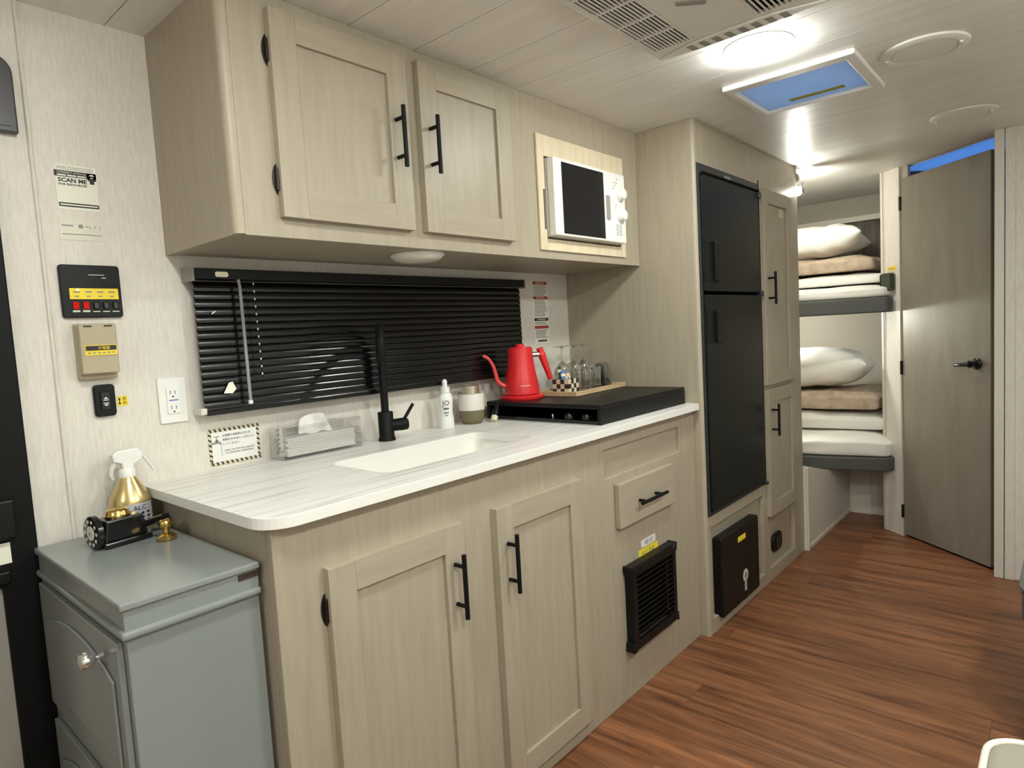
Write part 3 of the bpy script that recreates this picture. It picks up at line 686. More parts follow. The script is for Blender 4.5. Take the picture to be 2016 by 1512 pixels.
# small brush leaning on the cooktop
t = thing('dish_brush', 'small black handled brush leaning on the cooktop end', 'brush', (1.432, -0.115, ZT))
p = Vector((1.425, -0.135, ZT + 0.010)); q = Vector((1.468, -0.120, ZT + 0.067))
MB().tube([p.lerp(q, 0.15), p.lerp(q, 0.40), p.lerp(q, 0.6), p.lerp(q, 0.95), q], [0.0125, 0.012, 0.0075, 0.0042, 0.003], 10).build('handle', M['black'], t, smooth=True)
MB().tube([p.lerp(q, 0.16), p.lerp(q, -0.12)], [0.012, 0.013], 12).build('bristles', M['cream'], t, smooth=True)

# ------------------------------------------------------------------ cooktop with black cover
ck = thing('cooktop', 'black recessed cooktop under a flat black cover on the worktop', 'cooktop', (1.75, -0.3, ZT))
ZK = 0.986
MB().box(1.474, 2.060, -0.548, -0.055, ZK - 0.014, ZK).build('cover', M['black'], ck, bevel=0.003)
for a in ((1.474, 2.060, -0.548, -0.536), (2.046, 2.060, -0.535, -0.068), (1.474, 2.060, -0.067, -0.055)): B(*a, ZT + 0.0005, ZK - 0.0142).build('skirt', M['black'], ck, bevel=0.002)
MB().box(1.484, 2.044, -0.534, -0.070, ZT + 0.0005, ZT + 0.012).build('hob_plate', M['black_gloss'], ck, bevel=0.002)
for yy in (-0.47, -0.40):
    MB().lathe([(0.017, ZT + 0.012), (0.017, ZT + 0.022), (0.013, ZT + 0.030)], (1.512, yy, 0), 20).build('knob', M['black_gloss'], ck, smooth=True)
MB().tube([(1.512, -0.33, ZT + 0.012), (1.512, -0.33, ZT + 0.024)], 0.004, 10).build('igniter', M['chrome'], ck)
for (gx, gy) in ((1.70, -0.42), (1.70, -0.19), (1.93, -0.30)):
    mb = MB().lathe([(0.035, ZT + 0.012), (0.035, ZT + 0.024), (0.028, ZT + 0.027)], (gx, gy, 0), 20)
    for a in range(4): mb.tube([(gx + 0.08 * math.cos(R(90 * a)), gy + 0.08 * math.sin(R(90 * a)), ZT + 0.032), (gx, gy, ZT + 0.026)], 0.004, 6)
    mb.build('burner', M['black_matte'], ck)


# kettle
kt = thing('electric_kettle', 'red gooseneck electric kettle on its round base on the cooktop cover', 'kettle', (1.585, -0.135, ZK))
kx, ky = 1.585, -0.135
MB().lathe([(0.076, ZK), (0.079, ZK + 0.004), (0.079, ZK + 0.012), (0.074, ZK + 0.016), (0.03, ZK + 0.0165)], (kx, ky, 0), 48).build('power_base', M['red'], kt, smooth=True)
prof = [(0.060, 0.017), (0.0645, 0.020), (0.0635, 0.045), (0.056, 0.085), (0.0505, 0.120), (0.0470, 0.150), (0.0455, 0.185), (0.0435, 0.1865)]
bd = MB().lathe([(r, ZK + h) for r, h in prof], (kx, ky, 0), 48).build('body', M['red'], kt, smooth=True)
MB().lathe([(0.043, ZK + 0.1865), (0.041, ZK + 0.190), (0.022, ZK + 0.191), (0.0165, ZK + 0.192), (0.0165, ZK + 0.200), (0.014, ZK + 0.2015)], (kx, ky, 0), 40).build('lid', M['red'], kt, smooth=True)
# image-left direction at the kettle
ld = Vector((-0.68, 0.735, 0)) * -1; ld = Vector((-0.72, 0.50, 0)).normalized()
K0 = Vector((kx, ky, ZK))
def kp(d, h): return K0 + ld * d + Vector((0, 0, h))
def smoothpath(pts, n=6):
    out = []
    P = [pts[0]] + pts + [pts[-1]]
    for i in range(1, len(P) - 2):
        for k in range(n):
            t_ = k / n; a, b, c, d = P[i - 1], P[i], P[i + 1], P[i + 2]
            out.append(0.5 * ((2 * b) + (c - a) * t_ + (2 * a - 5 * b + 4 * c - d) * t_ ** 2 + (3 * b - a - 3 * c + d) * t_ ** 3))
    out.append(pts[-1]); return out
sp = smoothpath([kp(0.056, 0.050), kp(0.076, 0.056), kp(0.090, 0.072), kp(0.097, 0.100), kp(0.105, 0.130), kp(0.122, 0.156), kp(0.140, 0.166)])
MB().tube(sp, [0.0095 - 0.0042 * i / (len(sp) - 1) for i in range(len(sp))], 14).build('spout', M['redspout'], kt, smooth=True)
MB().tube([kp(-0.040, 0.160), kp(-0.066, 0.160), kp(-0.074, 0.160)], [0.010, 0.0095, 0.0095], 12).build('handle_neck', M['chrome'], kt, smooth=True)
hp = smoothpath([kp(-0.075, 0.183), kp(-0.082, 0.160), kp(-0.092, 0.128), kp(-0.104, 0.092), kp(-0.112, 0.064)])
MB().tube(hp, [0.0125] * 6 + [0.015 - 0.006 * i / (len(hp) - 7) for i in range(len(hp) - 6)], 12).build('handle', M['red'], kt, smooth=True)
o = cyl_text(None, math.atan2(-1.673 - ky, -0.214 - kx) + 0.18, 0.0622, 0.01, ZK + 0.050, extra=lambda m_: [m_.box(-0.016 + 0.0045 * i, -0.013 + 0.0045 * i, -0.0008, 0, 0, 0.0028) for i in range(8)])
o.v = [(p[0] + kx, p[1] + ky, p[2]) for p in o.v]; o.build('lettering', M['piping'], bd)

# wooden tray with glasses
TR = Matrix.Translation((1.672, -0.318, ZK)) @ Matrix.Rotation(R(4), 4, 'Z')
tr = thing('wooden_tray', 'pale wooden serving tray holding glasses on the cooktop cover', 'tray', (1.672, -0.318, ZK), R(4))
MB().box(0, 0.385, 0, 0.190, 0.0006, 0.010).build('base', M['tray'], tr, world=False, bevel=0.002)
MB().plate(0, 0.385, 0, 0.190, 0.0102, 0.018, [(0.008, 0.377, 0.008, 0.182)], 'z').build('rim', M['tray'], tr, world=False, bevel=0.001)
def onto(u, v, z=0.0108): return TR @ Vector((u, v, z))
# checkered box with sachets
p = onto(0.012, 0.040)
cb = thing('checkered_box', 'small checkered dark brown and cream box of sachets on the tray', 'box', p, R(4))
nx, nz, cs = 4, 3, 0.0172
for k in range(nz):
    for i in range(4):
        for (fx0, fy0, ddx, ddy) in ((0, 0, 1, 0), (0, 0, 0, 1), (0, 0.0688, 1, 0), (0.0688, 0, 0, 1)):
            m_ = M['brown'] if (i + k) % 2 else M['cream']
            u0, v0 = fx0 + ddx * cs * i, fy0 + ddy * cs * i
            if ddx: bxx = (u0, u0 + cs, v0 - 0.0015, v0 + 0.0015)
            else: bxx = (u0 - 0.0015, u0 + 0.0015, v0, v0 + cs)
            MB().box(*bxx, k * cs, k * cs + cs - 0.0004).build('tile', m_, cb, world=False)
MB().box(0.002, 0.0665, 0.002, 0.0665, 0.0, 0.003).build('base', M['brown'], cb, world=False)
for (u, v, rz, m_, hgt, nm) in ((0.022, 0.050, 20, 'packgreen', 0.090, 'green sachet standing in the checkered box'), (0.028, 0.032, -15, 'packblue', 0.074, 'blue and white sachet standing in the checkered box'), (0.046, 0.030, 8, 'packorange', 0.064, 'orange sachet standing in the checkered box')):
    pp = TR @ Vector((0.012 + u, 0.040 + v, 0.0145))
    s = thing('sachet', nm, 'sachet', pp, R(4 + rz), 'sachets in the checkered box')
    MB().box(-0.018, 0.018, -0.002, 0.002, 0, hgt).build('packet', M[m_], s, world=False, bevel=0.0008)
    MB().box(-0.0182, 0.0182, -0.0024, 0.0024, hgt - 0.016, hgt - 0.006).build('band', M['paper'], s, world=False)
    MB().box(-0.0185, 0.0185, -0.0012, 0.0012, hgt, hgt + 0.004).build('seal', M[m_], s, world=False)
# stemmed glasses standing upside down
def wine(p, label):
    s = thing('wine_glass', label, 'glass', p, 0, 'stemmed glasses standing upside down on the tray')
    MB().lathe([(0.030, 0.0), (0.0335, 0.03), (0.036, 0.055), (0.033, 0.080), (0.022, 0.098), (0.008, 0.108), (0.0045, 0.112)], (0, 0, 0), 28).build('bowl', M['glass'], s, world=False, smooth=True)
    MB().lathe([(0.0042, 0.112), (0.0036, 0.130), (0.0036, 0.155), (0.006, 0.163)], (0, 0, 0), 14).build('stem', M['glass'], s, world=False, smooth=True)
    MB().lathe([(0.006, 0.163), (0.018, 0.167), (0.034, 0.1705), (0.034, 0.172), (0.004, 0.172)], (0, 0, 0), 28).build('foot', M['glass'], s, world=False, smooth=True)
wine(onto(0.130, 0.140), 'upside down wine glass on the tray, just right of the kettle handle')
wine(onto(0.222, 0.145), 'upside down wine glass on the tray, in the middle of the three')
wine(onto(0.300, 0.150), 'upside down wine glass on the tray, farthest from the kettle')
def tumbler(p, label):
    s = thing('tumbler', label, 'glass', p, 0, 'clear tumblers standing on the tray')
    MB().lathe([(0.027, 0.0), (0.029, 0.004), (0.0325, 0.082), (0.0318, 0.084), (0.0305, 0.082), (0.027, 0.012), (0.003, 0.010)], (0, 0, 0), 26).build('glass_wall', M['glass'], s, world=False, smooth=True)
    MB().lathe([(0.0268, 0.0012), (0.0268, 0.0105)], (0, 0, 0), 26).build('thick_base', M['glass'], s, world=False, smooth=True)
tumbler(onto(0.132, 0.052), 'clear tumbler on the tray beside the checkered box')
tumbler(onto(0.206, 0.048), 'clear tumbler on the tray beside the grey glass mugs')
def mug(p, label, ang):
    s = thing('glass_mug', label, 'mug', p, R(ang), 'grey glass mugs on the tray')
    MB().lathe([(0.036, 0.0), (0.038, 0.004), (0.038, 0.088), (0.037, 0.09), (0.0355, 0.088), (0.0352, 0.008), (0.003, 0.006)], (0, 0, 0), 28).build('cup_wall', M['smoke'], s, world=False, smooth=True)
    hpth = [Vector((0.036 + 0.026 * math.sin(math.pi * i / 10), 0, 0.018 + 0.054 * i / 10)) for i in range(11)]
    MB().tube(hpth, 0.005, 10).build('handle', M['black'] if ang < -100 else M['smoke'], s, world=False, smooth=True)
mug(onto(0.283, 0.050), 'grey glass mug on the tray next to the clear tumblers', 120)
mug(onto(0.347, 0.094), 'grey glass mug with dark handle at the far end of the tray', -104)

# ------------------------------------------------------------------ furnace vent on the base cabinet and its labels
vt = thing('furnace_vent', 'black louvered vent cover low on the base cabinet', 'vent', (1.68, -DB, 0.16))
vx0, vx1, vz0, vz1, yv = 1.524, 1.838, 0.165, 0.455, -DB - 0.034
MB().plate(vx0 + 0.008, vx1 - 0.008, vz0 + 0.008, vz1 - 0.008, yv, yv + 0.006, [(vx0 + 0.035, vx1 - 0.03, vz0 + 0.035, vz1 - 0.035)], 'y').build('frame', M['black'], vt, bevel=0.002)
mb = MB().box(vx0 + 0.006, vx1 - 0.006, yv + 0.001, -DB - 0.0004, vz1 - 0.012, vz1 - 0.004).box(vx0 + 0.006, vx1 - 0.006, yv + 0.001, -DB - 0.0004, vz0 + 0.004, vz0 + 0.012).box(vx1 - 0.012, vx1 - 0.005, yv + 0.001, -DB - 0.0004, vz0 + 0.006, vz1 - 0.006).box(vx0 + 0.012, vx0 + 0.018, yv + 0.006, -DB - 0.0004, vz0 + 0.006, vz1 - 0.006)
mb.build('housing', M['black'], vt, bevel=0.002)
for (a, b) in ((vx0, vz1), (vx1, vz1), (vx0, vz0), (vx1, vz0)):
    sx_ = 1 if a == vx0 else -1; sz_ = -1 if b == vz1 else 1
    MB().prism([(a, b + sz_ * 0.002), (a + sx_ * 0.006, b), (a + sx_ * 0.034, b + sz_ * 0.016), (a + sx_ * 0.034, b + sz_ * 0.03), (a + sx_ * 0.004, b + sz_ * 0.034)], yv - 0.003, -DB - 0.0006, 'y').build('corner', M['black'], vt, bevel=0.003)
n = 13; zz0 = vz0 + 0.04; step = (vz1 - vz0 - 0.08) / (n - 1)
s0 = None
for i in range(n):
    if s0 is None:
        s0 = MB().prism([(-0.004, 0.006), (-0.001, 0.007), (0.006, -0.005), (0.003, -0.006)], -0.125, 0.125, 'x').build('slat', M['black'], vt, world=False); o = s0
    else:
        o = s0.copy(); C.objects.link(o); o.parent = vt
    o.location = (1.681 - 1.68, yv + 0.003 + DB, zz0 + step * i - 0.16)
B(vx0 + 0.03, vx1 - 0.03, -DB - 0.006, -DB - 0.0006, vz0 + 0.03, vz1 - 0.03).build('backing', M['dark'], vt)
t = thing('small_label', 'white printed label stuck above the black louvered vent', 'sticker', (1.70, -DB, 0.478))
MB().prism(rrect(1.650, 1.748, 0.4765, 0.5035, 0.008, 4), -DB - 0.0008, -DB - 0.0003, 'y').build('tape', M['white'], t)
text(MB(), '暖房', 1.672, 0.483, 0.018, -DB - 0.001, width=0.055).build('lettering', M['greyink'], t)
t = thing('small_label', 'yellow printed label stuck right over the black louvered vent', 'sticker', (1.70, -DB, 0.45))
MB().box(1.632, 1.763, -DB - 0.0008, -DB - 0.0003, 0.4435, 0.4735).build('tape', M['yellow'], t)
text(MB(), 'HOT 高温', 1.650, 0.452, 0.016, -DB - 0.001, width=0.085).build('lettering', M['greyink'], t)

# ------------------------------------------------------------------ pantry with fridge
pc = thing('pantry_cabinet', 'tall greige wood cabinet housing the black fridge', 'cabinet', (2.66, -0.3, 0))
B(XF, XF + 0.018, -DP + 0.020, -0.0004, 0, ZC - 0.0005).build('side_panel', M['wood'], pc)
B(XE - 0.018, XE, -DP + 0.020, -0.0004, 0, ZC - 0.0005).build('end_panel', M['wood'], pc)
pts = [(XF - 0.0005 + 0.012 - 0.012 * math.cos(R(90 * i / 6)), -DP + 0.012 - 0.0125 * math.sin(R(90 * i / 6))) for i in range(7)] + [(XF + 0.013, -DP + 0.020), (XF - 0.0005, -DP + 0.020)]
MB().prism(pts, 0, ZC - 0.0005, 'z').build('corner_trim', M['wood'], pc, smooth=True)
FR = (2.096, 2.702, 0.474, 1.822); R1 = (2.118, 2.680, 0.058, 0.428); R2 = (2.752, 3.100, 0.058, 0.292)
MB().plate(XF + 0.0135, XE - 0.0, 0, ZC - 0.0005, -DP, -DP + 0.0198, [FR, R1, R2], 'y').build('face_frame', M['wood'], pc, bevel=0.002)
B(R1[0] - 0.01, R1[1] + 0.01, -DP + 0.0202, -DP + 0.030, R1[2] - 0.01, R1[3] + 0.01).build('recess_panel', M['wood_h'], pc)
B(R2[0] - 0.01, R2[1] + 0.01, -DP + 0.0202, -DP + 0.030, R2[2] - 0.01, R2[3] + 0.01).build('recess_panel', M['wood_h'], pc)
YP = -DP - 0.0205
B(2.712, 2.7195, -DP - 0.002, -DP - 0.0002, 0.47, 1.84).build('shadow_gap', M['dark'], pc)
for (z0, z1, hz0, hz1) in ((0.926, 1.806, 1.292, 1.437), (0.316, 0.906, 0.693, 0.839)):
    d = shaker(2.724, 3.098, z0, z1, YP, pc)
    pull(d, 2.760, hz0, hz1, YP)
for (a, b, z0, z1) in ((2.945, 3.0, 1.70, 1.735), (2.835, 2.90, 0.835, 0.853)):
    t = thing('small_label', 'tiny pale label on the %s narrow pantry door' % ('upper' if z0 > 1 else 'lower'), 'sticker', (a, YP, z0))
    MB().box(a, b, YP + 0.0082, YP + 0.0088, z0, z1).build('tape', M['cream'], t)
    mb = MB()
    for k in range(3): mb.box(a + 0.008 + k * 0.013, a + 0.016 + k * 0.013, YP + 0.0077, YP + 0.0082, z0 + 0.006, z1 - 0.006)
    mb.build('lettering', M['capmetal'], t)

fr = thing('refrigerator', 'black two door refrigerator built into the pantry cabinet', 'fridge', (2.40, -0.3, 0.475))
YF = -DP - 0.012
MB().plate(FR[0] + 0.001, FR[1] - 0.001, FR[2] + 0.001, FR[3] - 0.001, -DP - 0.006, -DP + 0.030, [(FR[0] + 0.016, FR[1] - 0.020, FR[2] + 0.014, FR[3] - 0.040)], 'y').build('frame', M['fridge_frame'], fr, bevel=0.002)
B(FR[0] + 0.004, FR[1] - 0.004, -DP + 0.045, -0.05, FR[2] + 0.004, FR[3] - 0.004).build('carcass', M['dark'], fr)
for (z0, z1, h0, h1, lab) in ((1.346, 1.780, 1.380, 1.540, 'freezer'), (0.490, 1.332, 1.140, 1.276, 'fridge')):
    d = MB().prism(rrect(2.114, 2.680, z0, z1, 0.006, 3), YF, -DP + 0.040, 'y').build('door', M['fridge'], fr, bevel=0.003)
    MB().plate(2.120, 2.245, h0, h1, YF - 0.0022, YF - 0.0001, [(2.140, 2.196, h0 + 0.012, h1 - 0.012)], 'y').build('handle_bezel', M['black'], d, bevel=0.001)
    MB().box(2.196, 2.238, YF - 0.012, YF - 0.0024, h0 + 0.004, h1 - 0.004).build('handle', M['black'], d, bevel=0.004)
MB().box(2.118, 2.690, YF - 0.004, YF + 0.004, 1.7845, 1.7905).build('vent_strip', M['dark'], fr)
for a in ((2.672, 2.694, 1.755, 1.782), (2.676, 2.700, 1.328, 1.352), (2.676, 2.698, 0.478, 0.492)): B(a[0], a[1], YF - 0.010, YF + 0.004, a[2], a[3]).build('hinge_cap', M['fridge_frame'], fr, bevel=0.003)
text(MB().box(2.34, 2.40, -DP - 0.0068, -DP - 0.006, 1.796, 1.806), '-', 2.37, 1.80, 0.004, -DP - 0.007).build('badge', M['midgrey'], fr)

bx_ = thing('access_cover', 'black square access cover with round gauge sticker below the fridge', 'cover', (2.36, -DP, 0.045))
MB().prism(rrect(2.166, 2.560, 0.046, 0.372, 0.012, 4), -DP - 0.020, -DP + 0.0195, 'y').build('plate', M['black'], bx_, bevel=0.006, seg=3)
B(2.330, 2.410, -DP - 0.0208, -DP - 0.020, 0.310, 0.332).build('yellow_tag', M['yellow'], bx_)
mb = MB(); mb.lathe([(0.027, -DP - 0.0206), (0.027, -DP - 0.020)], (2.400, 0, 0.150), 28, 'y').box(2.389, 2.411, -DP - 0.0206, -DP - 0.020, 0.085, 0.128)
mb.build('gauge_sticker', M['offwhite'], bx_)
mb = MB(); mb.lathe([(0.014, -DP - 0.0211), (0.014, -DP - 0.0206)], (2.400, 0, 0.150), 24, 'y')
for k in range(3): mb.box(2.392, 2.408, -DP - 0.0211, -DP - 0.0206, 0.090 + k * 0.012, 0.096 + k * 0.012)
mb.build('sticker_print', M['greyink'], bx_)
t = thing('round_outlet', 'black round outlet cover low on the pantry beside the access cover', 'outlet', (2.88, -DP, 0.11))
MB().prism(rrect(2.815, 2.935, 0.112, 0.200, 0.030, 6), -DP + 0.006, -DP + 0.0195, 'y').build('cover', M['black'], t, bevel=0.005)
MB().prism(rrect(2.842, 2.908, 0.128, 0.184, 0.018, 6), -DP + 0.002, -DP + 0.0058, 'y').build('flap', M['black_gloss'], t, bevel=0.003)

# ------------------------------------------------------------------ grey side cabinet with telephone and spray bottle
gc = thing('side_cabinet', 'narrow glossy grey green cabinet standing between entry door and base cabinet', 'cabinet', (0.22, -0.27, 0))
GX0, GX1, GY0, GZ = 0.105, 0.3395, -0.533, 0.833
B(GX0, GX1, GY0, -0.012, GZ - 0.013, GZ).build('top', M['greycab'], gc, bevel=0.0035, seg=3)
B(GX0 + 0.006, GX1 - 0.002, GY0 + 0.006, -0.013, 0.786, GZ - 0.0132).build('frieze', M['greycab'], gc)
B(GX0 - 0.001, GX1 - 0.0005, GY0 - 0.002, -0.012, 0.772, 0.7858).build('moulding', M['greycab'], gc, bevel=0.005, seg=3)
B(GX0 + 0.008, GX1 - 0.001, GY0 + 0.010, -0.012, 0.03, 0.7718).build('carcass', M['greycab'], gc, bevel=0.002)
B(GX0 + 0.004, GX1 - 0.001, GY0 + 0.004, -0.012, 0.0, 0.0298).build('plinth', M['greycab'], gc, bevel=0.003)
def yz_panel(y0, y1, z0, z1, xa, xb, arch, n=12):
    pts = [(y0, z0), (y1, z0)]
    for i in range(n + 1):
        q = i / n; yy = y1 + (y0 - y1) * q; pts.append((yy, z1 - arch * (abs(2 * q - 1) ** 2.2)))
    return MB().prism(pts, xa, xb, 'x')
gd = B(GX0 - 0.002, GX0 + 0.0078, -0.505, -0.030, 0.500, 0.762).build('door', M['greycab'], gc, bevel=0.002)
yz_panel(-0.478, -0.075, 0.540, 0.725, GX0 - 0.007, GX0 - 0.0022, 0.035).build('raised_panel', M['greycab'], gd, bevel=0.004, seg=3)
MB().lathe([(0.005, GX0 - 0.0065), (0.005, GX0 - 0.018), (0.0125, GX0 - 0.024), (0.0150, GX0 - 0.032), (0.0125, GX0 - 0.040), (0.004, GX0 - 0.043)], (0, -0.446, 0.730), 20, 'x').build('knob', M['crystal'], gd, smooth=True)
gd2 = B(GX0 - 0.002, GX0 + 0.0078, -0.505, -0.030, 0.045, 0.462).build('door', M['greycab'], gc, bevel=0.002)
yz_panel(-0.462, -0.075, 0.085, 0.425, GX0 - 0.007, GX0 - 0.0022, 0.035).build('raised_panel', M['greycab'], gd2, bevel=0.004, seg=3)
B(0.300, 0.338, GY0 + 0.0042, GY0 + 0.0058, 0.806, 0.817).build('maker_label', M['brown'], gc)

ph = thing('toy_telephone', 'miniature black and brass rotary telephone on the grey cabinet', 'ornament', (0.218, -0.150, GZ), R(8))
MB().box(-0.032, 0.064, -0.031, 0.031, 0.0005, 0.013).build('base', M['black_gloss'], ph, world=False, bevel=0.003)
MB().prism([(-0.030, 0.012), (0.058, 0.012), (0.050, 0.058), (-0.024, 0.058)], -0.026, 0.026, 'y').build('body', M['black_gloss'], ph, world=False, bevel=0.004)
dl = MB().lathe([(0.0345, -0.031), (0.0345, -0.040), (0.032, -0.042)], (-0.002, 0, 0.036), 32, 'x').build('dial', M['black_gloss'], ph, world=False, smooth=True)
MB().lathe([(0.0150, -0.0422), (0.0150, -0.0432)], (-0.002, 0, 0.036), 24, 'x').build('dial_card', M['offwhite'], dl, world=False)
MB().lathe([(0.004, -0.0433), (0.004, -0.0445)], (-0.002, 0, 0.036), 12, 'x').build('dial_hub', M['midgrey'], dl, world=False)
for k in range(10):
    a = R(36 * k); MB().lathe([(0.0037, -0.0422), (0.0037, -0.0428)], (-0.002, 0.0245 * math.cos(a), 0.036 + 0.0245 * math.sin(a)), 10, 'x').build('finger_hole', M['offwhite'], dl, world=False)
MB().lathe([(0.024, 0.058), (0.0245, 0.062), (0.022, 0.065), (0.0215, 0.070), (0.0165, 0.075), (0.004, 0.0765)], (0.010, 0, 0), 28).build('bell', M['gold'], ph, world=False, smooth=True)
MB().lathe([(0.0175, 0.0005), (0.0195, 0.003), (0.0195, 0.008), (0.015, 0.012), (0.007, 0.016), (0.0065, 0.024), (0.0125, 0.029), (0.0145, 0.036), (0.012, 0.042), (0.006, 0.046)], (0.068, -0.078, 0), 28).build('mouthpiece', M['gold'], ph, world=False, smooth=True)
MB().tube([(0.050, -0.015, 0.030), (0.058, -0.035, 0.036), (0.066, -0.062, 0.046), (0.068, -0.078, 0.050)], 0.0075, 10).build('handset_arm', M['black_gloss'], ph, world=False, smooth=True)

sb = thing('spray_bottle', 'gold spray bottle with white trigger and printed label behind the toy telephone', 'bottle', (0.283, -0.058, GZ))
MB().lathe([(0.040, 0.0004), (0.043, 0.004), (0.043, 0.066), (0.0405, 0.076), (0.027, 0.102), (0.0165, 0.121), (0.0145, 0.126)], (0, 0, 0), 36).build('body', M['goldfoil'], sb, world=False, smooth=True)
la = math.atan2(-1.673 + 0.060, -0.214 - 0.300)
vs = []; fs = []
for i in range(15):
    a = la - 0.35 + 1.55 * i / 14
    for h in (0.020, 0.065): vs.append((0.0434 * math.cos(a), 0.0434 * math.sin(a), h))
for i in range(14): fs.append((2 * i, 2 * i + 2, 2 * i + 3, 2 * i + 1))
lb = MB().add(vs, fs).build('label', mat('label_lilac', (0.48, 0.47, 0.52), 0.5), sb, world=False, smooth=True)
o = cyl_text('ALC', la + 0.42, 0.0437, 0.015, 0.050, extra=lambda m_: [m_.box(-0.022 + 0.024 * (k % 2), -0.002 + 0.024 * (k % 2), -0.0006, 0, -0.010 - 0.009 * (k // 2), -0.005 - 0.009 * (k // 2)) for k in range(6)])
o.build('lettering', M['ink'], lb, world=False)
hd = MB().lathe([(0.0165, 0.122), (0.0165, 0.138), (0.013, 0.142)], (0, 0, 0), 24).build('collar', M['white'], sb, world=False, smooth=True)
MB().prism([(-0.028, 0.160), (-0.030, 0.176), (-0.018, 0.184), (0.022, 0.186), (0.034, 0.172), (0.030, 0.158), (0.014, 0.150), (0.010, 0.138), (-0.010, 0.138), (-0.012, 0.154)], -0.011, 0.011, 'y').build('head', M['white'], sb, world=False, bevel=0.003)
MB().tube([(-0.020, 0, 0.160), (-0.030, 0, 0.146), (-0.034, 0, 0.130), (-0.030, 0, 0.120)], [0.006, 0.006, 0.005, 0.004], 10).build('trigger', M['offwhite'], sb, world=False, smooth=True)
MB().tube([(0.030, 0, 0.172), (0.044, 0, 0.150), (0.056, 0, 0.128)], 0.003, 8).build('feed_tube', M['white'], sb, world=False, smooth=True)
t = thing('bent_wire', 'thin dark bent wire lying behind the spray bottle against the base cabinet', 'wire', (0.333, -0.10, GZ))
MB().tube(smoothpath([Vector((0.300, -0.118, GZ + 0.004)), Vector((0.325, -0.125, GZ + 0.006)), Vector((0.338, -0.12, GZ + 0.016)), Vector((0.340, -0.11, GZ + 0.030))]), 0.0025, 8).build('wire', M['bronze'], t, smooth=True)

# ------------------------------------------------------------------ ceiling fittings
ac = thing('air_conditioner', 'ceiling air conditioner shroud with two louvered grilles', 'air conditioner', (1.1, -1.05, 1.94))
AX0, AX1, AY0, AY1, AZ = 0.72, 1.448, -1.29, -0.812, 1.948
g1 = (0.76, 1.395, -0.930, -0.828); g2 = (0.76, 1.395, -1.215, -1.098)
MB().plate(AX0, AX1 + 0.012, AY0, AY1, AZ, AZ + 0.008, [tuple(q + e for q, e in zip(g, (-0.0065, 0.0065, -0.0065, 0.0065))) for g in (g1, g2)], 'z').build('shroud', M['acgrey'], ac, bevel=0.002)
B(AX0 + 0.012, AX1, AY0 + 0.012, AY1 - 0.012, AZ + 0.018, ZC - 0.0004).build('chassis', M['dark'], ac)
MB().plate(AX0 + 0.002, AX1 + 0.010, AY0 + 0.002, AY1 - 0.002, AZ + 0.0082, ZC - 0.0004, [(AX0 + 0.008, AX1 + 0.004, AY0 + 0.008, AY1 - 0.008)], 'z').build('skirt', M['acgrey'], ac)
for nm, g in (('grille', g1), ('grille', g2)):
    gr = MB().plate(g[0] - 0.006, g[1] + 0.006, g[2] - 0.006, g[3] + 0.006, AZ + 0.0002, AZ + 0.0075, [(g[0] + 0.001, g[1] - 0.001, g[2] + 0.001, g[3] - 0.001)], 'z').build('grille', M['acgrey'], ac)
    for xx in [g[1] - 0.001 - k * 0.095 for k in range(1, 7)]: B(xx - 0.0035, xx + 0.0035, g[2], g[3], AZ - 0.001, AZ + 0.007).build('divider', M['acgrey'], gr)
    nb = 10; wd = (g[3] - g[2]) / nb
    b0 = None
    for i in range(nb + 1):
        if b0 is None: b0 = B(g[0] - 1.0775, g[1] - 1.0775, -0.0019, 0.0019, 0.0, 0.003).build('slat', M['acgrey'], gr, world=False); o = b0
        else:
            o = b0.copy(); C.objects.link(o); o.parent = gr
        o.location = (1.0775 - 1.1, g[2] + wd * i + 1.05, AZ - 0.0004 - 1.94)
dv = MB().prism([(1.438, -0.818), (1.4495, -0.835), (1.456, -0.93), (1.456, -1.10), (1.449, -1.17), (1.438, -1.24), (1.408, -1.13), (1.404, -1.02), (1.408, -0.93)], AZ - 0.006, AZ - 0.0002, 'z').build('front_diffuser', M['white'], ac, bevel=0.002)
for k in range(8):
    y0 = -0.905 - k * 0.0335
    MB().prism([(1.416, y0), (1.450, y0 - 0.004), (1.450, y0 - 0.021), (1.416, y0 - 0.017)], AZ - 0.0068, AZ - 0.0062, 'z').build('diffuser_slot', M['midgrey'], dv)
MB().prism([(1.19, -0.99), (1.205, -0.985), (1.245, -1.035), (1.232, -1.045)], AZ - 0.003, AZ - 0.0002, 'z').build('badge', M['midgrey'], ac)

def puck(x, y, lit, label, name='ceiling_light'):
    t = thing(name, label, 'light', (x, y, ZC))
    MB().lathe([(0.092, -0.0004), (0.092, -0.003), (0.080, -0.0068)], (x, y, ZC), 48).build('trim_ring', M['white'], t, smooth=True)
    MB().lathe([(0.0865, -0.0075), (0.085, -0.014), (0.077, -0.021), (0.055, -0.026), (0.028, -0.028), (0.004, -0.0285)], (x, y, ZC), 48).build('diffuser', M[lit], t, smooth=True)
puck(1.655, -1.005, 'lamp_on', 'bright round ceiling light beside the roof vent')
puck(0.15, -1.03, 'lamp_on', 'round ceiling light near the entry door, lit')
puck(-1.35, -1.03, 'lamp_on', 'added unseen ceiling light at the front end of the trailer, lit')  # added out of view to raise the general room brightness
puck(0.15, -2.05, 'lamp_fill', 'added unseen fill light on the ceiling over the near dinette bench')  # unseen fill, added to lighten the base cabinet fronts
puck(1.25, -2.05, 'lamp_fill', 'added unseen fill light on the ceiling between the two dinette benches')  # second added fill puck, also out of view
